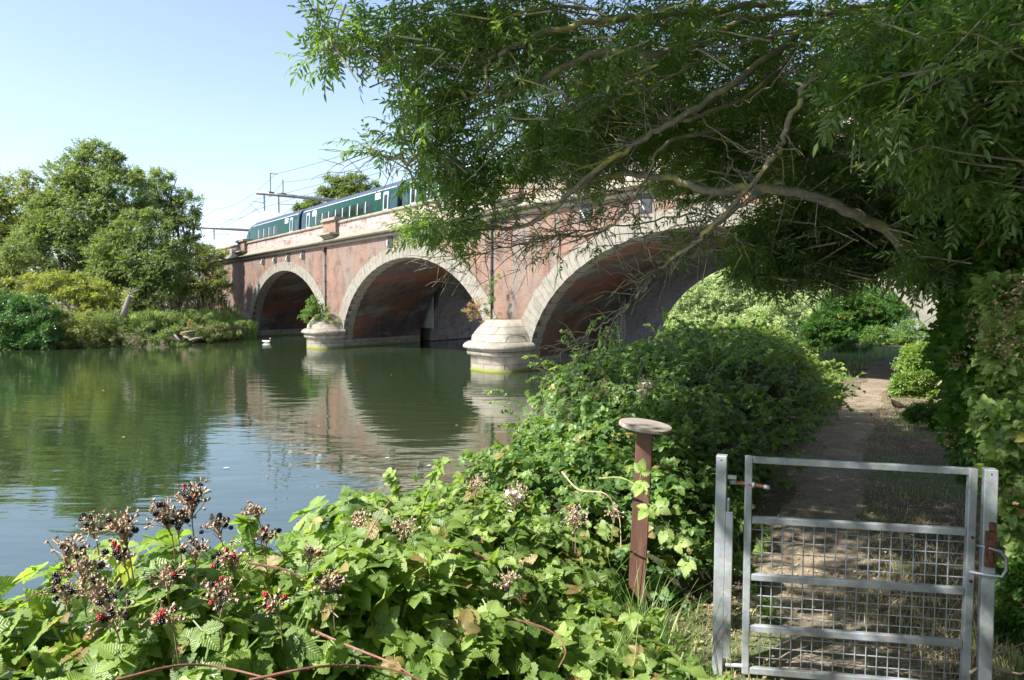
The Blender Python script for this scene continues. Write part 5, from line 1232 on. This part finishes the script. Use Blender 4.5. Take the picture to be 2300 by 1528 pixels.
# hinge pin at the top left
hz = gz_at(1086)
mb = MB(); mb.tube([(-.105, .01, hz + .002), (.10, -.035, hz - .006)], .0095, 10); hp = mb.build('hinge_bolt', M['rust_orange'], gate)
mb = MB(); mb.tube([(.075, -.030, hz - .005), (.105, -.036, hz - .0062)], .012, 10); mb.tube([(-.095, .008, hz + .0015), (-.06, .0, hz)], .013, 10); mb.tube([(.018, -.017, hz - .003), (.032, -.02, hz - .0035)], .017, 6); mb.build('hinge_nut', M['galv'], hp)
mb = MB(); mb.tube([(-.10, .015, gz_at(1502)), (.01, .0, gz_at(1496))], .012, 8); mb.build('lower_hinge', M['galv'], gate)

def post(name, label, top, bot, wd, dp, ang, extra=None, mat='galv'):
    top = np.array(top); bot = np.array(bot); t = empty(name, tuple(bot), 0); tag(t, label, 'post'); v = Vector(top - bot)
    mb = MB(); h = v.length; Rm = v.to_track_quat('Z', 'Y').to_matrix().to_4x4()
    Rz = Matrix.Rotation(ang, 4, 'Z'); Mx = Matrix.Rotation(0, 4, 'Z')
    sh_ = Matrix(((1, 0, v.x / v.z, 0), (0, 1, v.y / v.z, 0), (0, 0, 1, 0), (0, 0, 0, 1))) @ Rz
    mb.box(-wd / 2, wd / 2, -dp / 2, dp / 2, -.35, v.z, sh_); mb.build('shaft', M[mat], t, bevel=.004)
    return t, sh_, v.z
hpost, S, hh = post('gate_post', 'grey galvanised gate post on the hinge side left of the gate, with a bolted plate', W(1622, 1022, 3.62), W(1612, 1490, 3.66), .056, .056, ga - .15)
mb = MB(); mb.box(.0285, .066, -.030, -.004, .05, hh - .30, S); mb.build('side_plate', M['galv'], hpost, bevel=.003)
mb = MB(); mb.box(.0285, .046, -.020, .016, hh - .30, hh - .23, S); mb.build('plate_tab', M['galv'], hpost, bevel=.005)
mb = MB(); mb.box(.0285, .078, -.014, .006, hh - .125, hh - .105, S); mb.build('hinge_lug', M['galv'], hpost, bevel=.003)
def hole(t, S, wd, dp, z): 
    mb = MB(); p0 = S @ Vector((0, -dp / 2 - .0004, z)); p1 = S @ Vector((0, -dp / 2 - .0012, z)); mb.tube([tuple(p0), tuple(p1)], .0045, 10); mb.build('bolt_hole', M['iron'], t)
hole(hpost, S, .056, .056, hh - .022)
lpost, S2, h2 = post('gate_post', 'grey galvanised latch post right of the gate, with a rusty latch bracket', W(2224, 1053, 3.30), W(2209, 1540, 3.33), .058, .056, ga - .1)
hole(lpost, S2, .058, .056, h2 - .022)
lzz = W(2220, 1185, 3.3)[2] - lpost.location.z
mb = MB(); mb.box(-.022, .026, -.050, -.030, lzz - .19, lzz - .01, S2); mb.box(-.012, .008, -.068, -.050, lzz - .16, lzz - .10, S2); mb.box(-.006, .022, -.040, -.029, lzz - .01, lzz + .035, S2); mb.build('latch_bracket', M['rust'], lpost, bevel=.004)

# brown steel post with a round disc
tp = W(1449, 962, 4.30); bp = W(1428, 1365, 4.36)
dpost, S3, h3 = post('marker_post', 'dark red brown square post topped by a weathered round wooden disc', tp, bp, .105, .085, -.25, mat='rust')
m, nt, b, out = newmat('brown_post'); co = texco(nt); n1 = noise(nt, 3, 7, .7, co, (4, 4, .6)); r = ramp(nt, n1.outputs[0], [(.3, (.07, .034, .025)), (.55, (.14, .068, .05)), (.75, (.20, .115, .085))]); nt.links.new(r.outputs[0], b.inputs['Base Color']); b.inputs['Roughness'].default_value = .62; bump(nt, b, n1.outputs[0], .4, .004)
dpost.children[0].data.materials[0] = m
m, nt, b, out = newmat('weathered_disc'); co = texco(nt)
n1 = noise(nt, 6, 7, .7, co, (1, 6, 1)); r = ramp(nt, n1.outputs[0], [(.3, (.11, .08, .065)), (.5, (.26, .22, .195)), (.7, (.38, .335, .30))]); nt.links.new(r.outputs[0], b.inputs['Base Color']); b.inputs['Roughness'].default_value = .8; bump(nt, b, n1.outputs[0], .4, .004)
mb = MB(); R0 = .168; c0 = np.array([0, 0, h3 + .004]); tilt = Matrix.Translation(Vector((v_ := (S3 @ Vector((0, 0, h3))))[:])) @ Matrix.Rotation(R(6.5), 4, 'Y') @ Matrix.Rotation(R(3), 4, 'X')
rings = [[tilt @ Vector((r_ * math.cos(2 * math.pi * k / 40), r_ * math.sin(2 * math.pi * k / 40), z)) for k in range(40)] for r_, z in ((R0 - .004, .002), (R0, .006), (R0, .022), (R0 - .005, .027))]
mb.poly(rings[0][::-1]); mb.poly(rings[-1])
for a, c_ in zip(rings[:-1], rings[1:]):
    for k in range(40): mb.poly([a[k], a[(k + 1) % 40], c_[(k + 1) % 40], c_[k]])
mb.build('disc', m, dpost, weld=True)
mb = MB(); zc_ = W(1440, 1095, 4.3)[2] - bp[2]; mb.box(-.056, .056, -.046, .046, zc_, zc_ + .012, S3); mb.build('wire_band', M['iron'], dpost, weld=False)

# ------------------------------------------------------------------ birds
def body_mesh(chain, parent, name, mat):
    """chain: (x,z,ry,rz) cross sections along x -> smooth body"""
    mb = MB(); n = 14; rings = []
    for x, z, ry, rz_ in chain: rings.append([(x, ry * math.cos(2 * math.pi * k / n), z + rz_ * math.sin(2 * math.pi * k / n)) for k in range(n)])
    for a, c_ in zip(rings[:-1], rings[1:]):
        for k in range(n): mb.poly([a[k], a[(k + 1) % n], c_[(k + 1) % n], c_[k]], None, True)
    mb.poly(rings[0][::-1], None, True); mb.poly(rings[-1], None, True); return mb.build(name, mat, parent)
M['brown_feather'] = simple('brown_feather', (.13, .08, .045), .7, 0, 30, .5); M['white_feather'] = simple('white_feather', (.72, .70, .66), .7, 0, 20, .1); M['beak'] = simple('beak', (.5, .3, .1), .5)
bl = W(2014, 924, 14.6); gzb = float(ground_z(bl[0], bl[1]))
bird = empty('pheasant', (bl[0], bl[1], gzb), R(160)); tag(bird, 'small brown bird standing on the right edge of the path before the arch', 'bird')
body_mesh([(-.17, .17, .006, .006), (-.13, .18, .035, .03), (-.05, .20, .065, .07), (.03, .22, .07, .08), (.085, .25, .05, .06), (.11, .30, .026, .03), (.115, .345, .022, .024), (.125, .375, .026, .027), (.15, .385, .022, .02), (.165, .38, .01, .01), (.19, .372, .003, .003)], bird, 'body', M['brown_feather'])
mb = MB(); mb.tube([(-.12, 0, .18), (-.22, 0, .16), (-.32, 0, .13)], [.028, .018, .004], 6); mb.build('tail', M['brown_feather'], bird)
for s in (-.03, .03):
    mb = MB(); mb.tube([(0, s, .17), (.01, s, .08), (0, s, .005)], [.014, .007, .006], 6); mb.tube([(-.02, s, .006), (.045, s, .004)], .005, 5); mb.build('leg', M['beak'], bird)
sw = W(598, 768, 60.0)
gull = empty('white_bird', (sw[0], 3.3 * 1533 / (770 - 682) + 0, 0), R(10)); gull.scale = (.6, .6, .6); gull.location.x = (598 - 1150) / 1533 * gull.location.y
tag(gull, 'white bird floating on the water in front of the far left arch', 'bird')
body_mesh([(-.62, .28, .02, .02), (-.5, .24, .13, .10), (-.2, .16, .24, .18), (.15, .14, .25, .18), (.4, .16, .16, .13), (.5, .2, .06, .06)], gull, 'body', M['white_feather'])
body_mesh([(.42, .18, .06, .06), (.46, .34, .045, .045), (.40, .5, .04, .045), (.44, .60, .055, .05), (.52, .60, .05, .045), (.6, .56, .02, .02)], gull, 'neck', M['white_feather'])
# drifting leaves and feathers on the water
for k in range(14):
    px = random.uniform(150, 1150); py = random.uniform(800, 1080); d = 3.3 * 1533 / (py - 682)
    if 480 < px < 1250 or px > 150:
        x = (px - 1150) / 1533 * d; s = random.uniform(.035, .07)
        mb = MB(); a = random.random() * 6; pts = [(x + s * math.cos(a + q) * (1 if i % 2 else .5), d + s * math.sin(a + q) * (1 if i % 2 else .5), .012 + .004 * (i % 2)) for i, q in enumerate((0, 1.57, 3.14, 4.71))]
        mb.poly(pts); mb.poly([(p[0], p[1], p[2] - .003) for p in pts][::-1]); o = mb.build('floating_leaf', M['sepal'] if k % 3 else M['white_feather'], None, weld=False); tag(o, 'tiny pale leaf floating on the open river', 'leaf', 'leaves floating on the river')
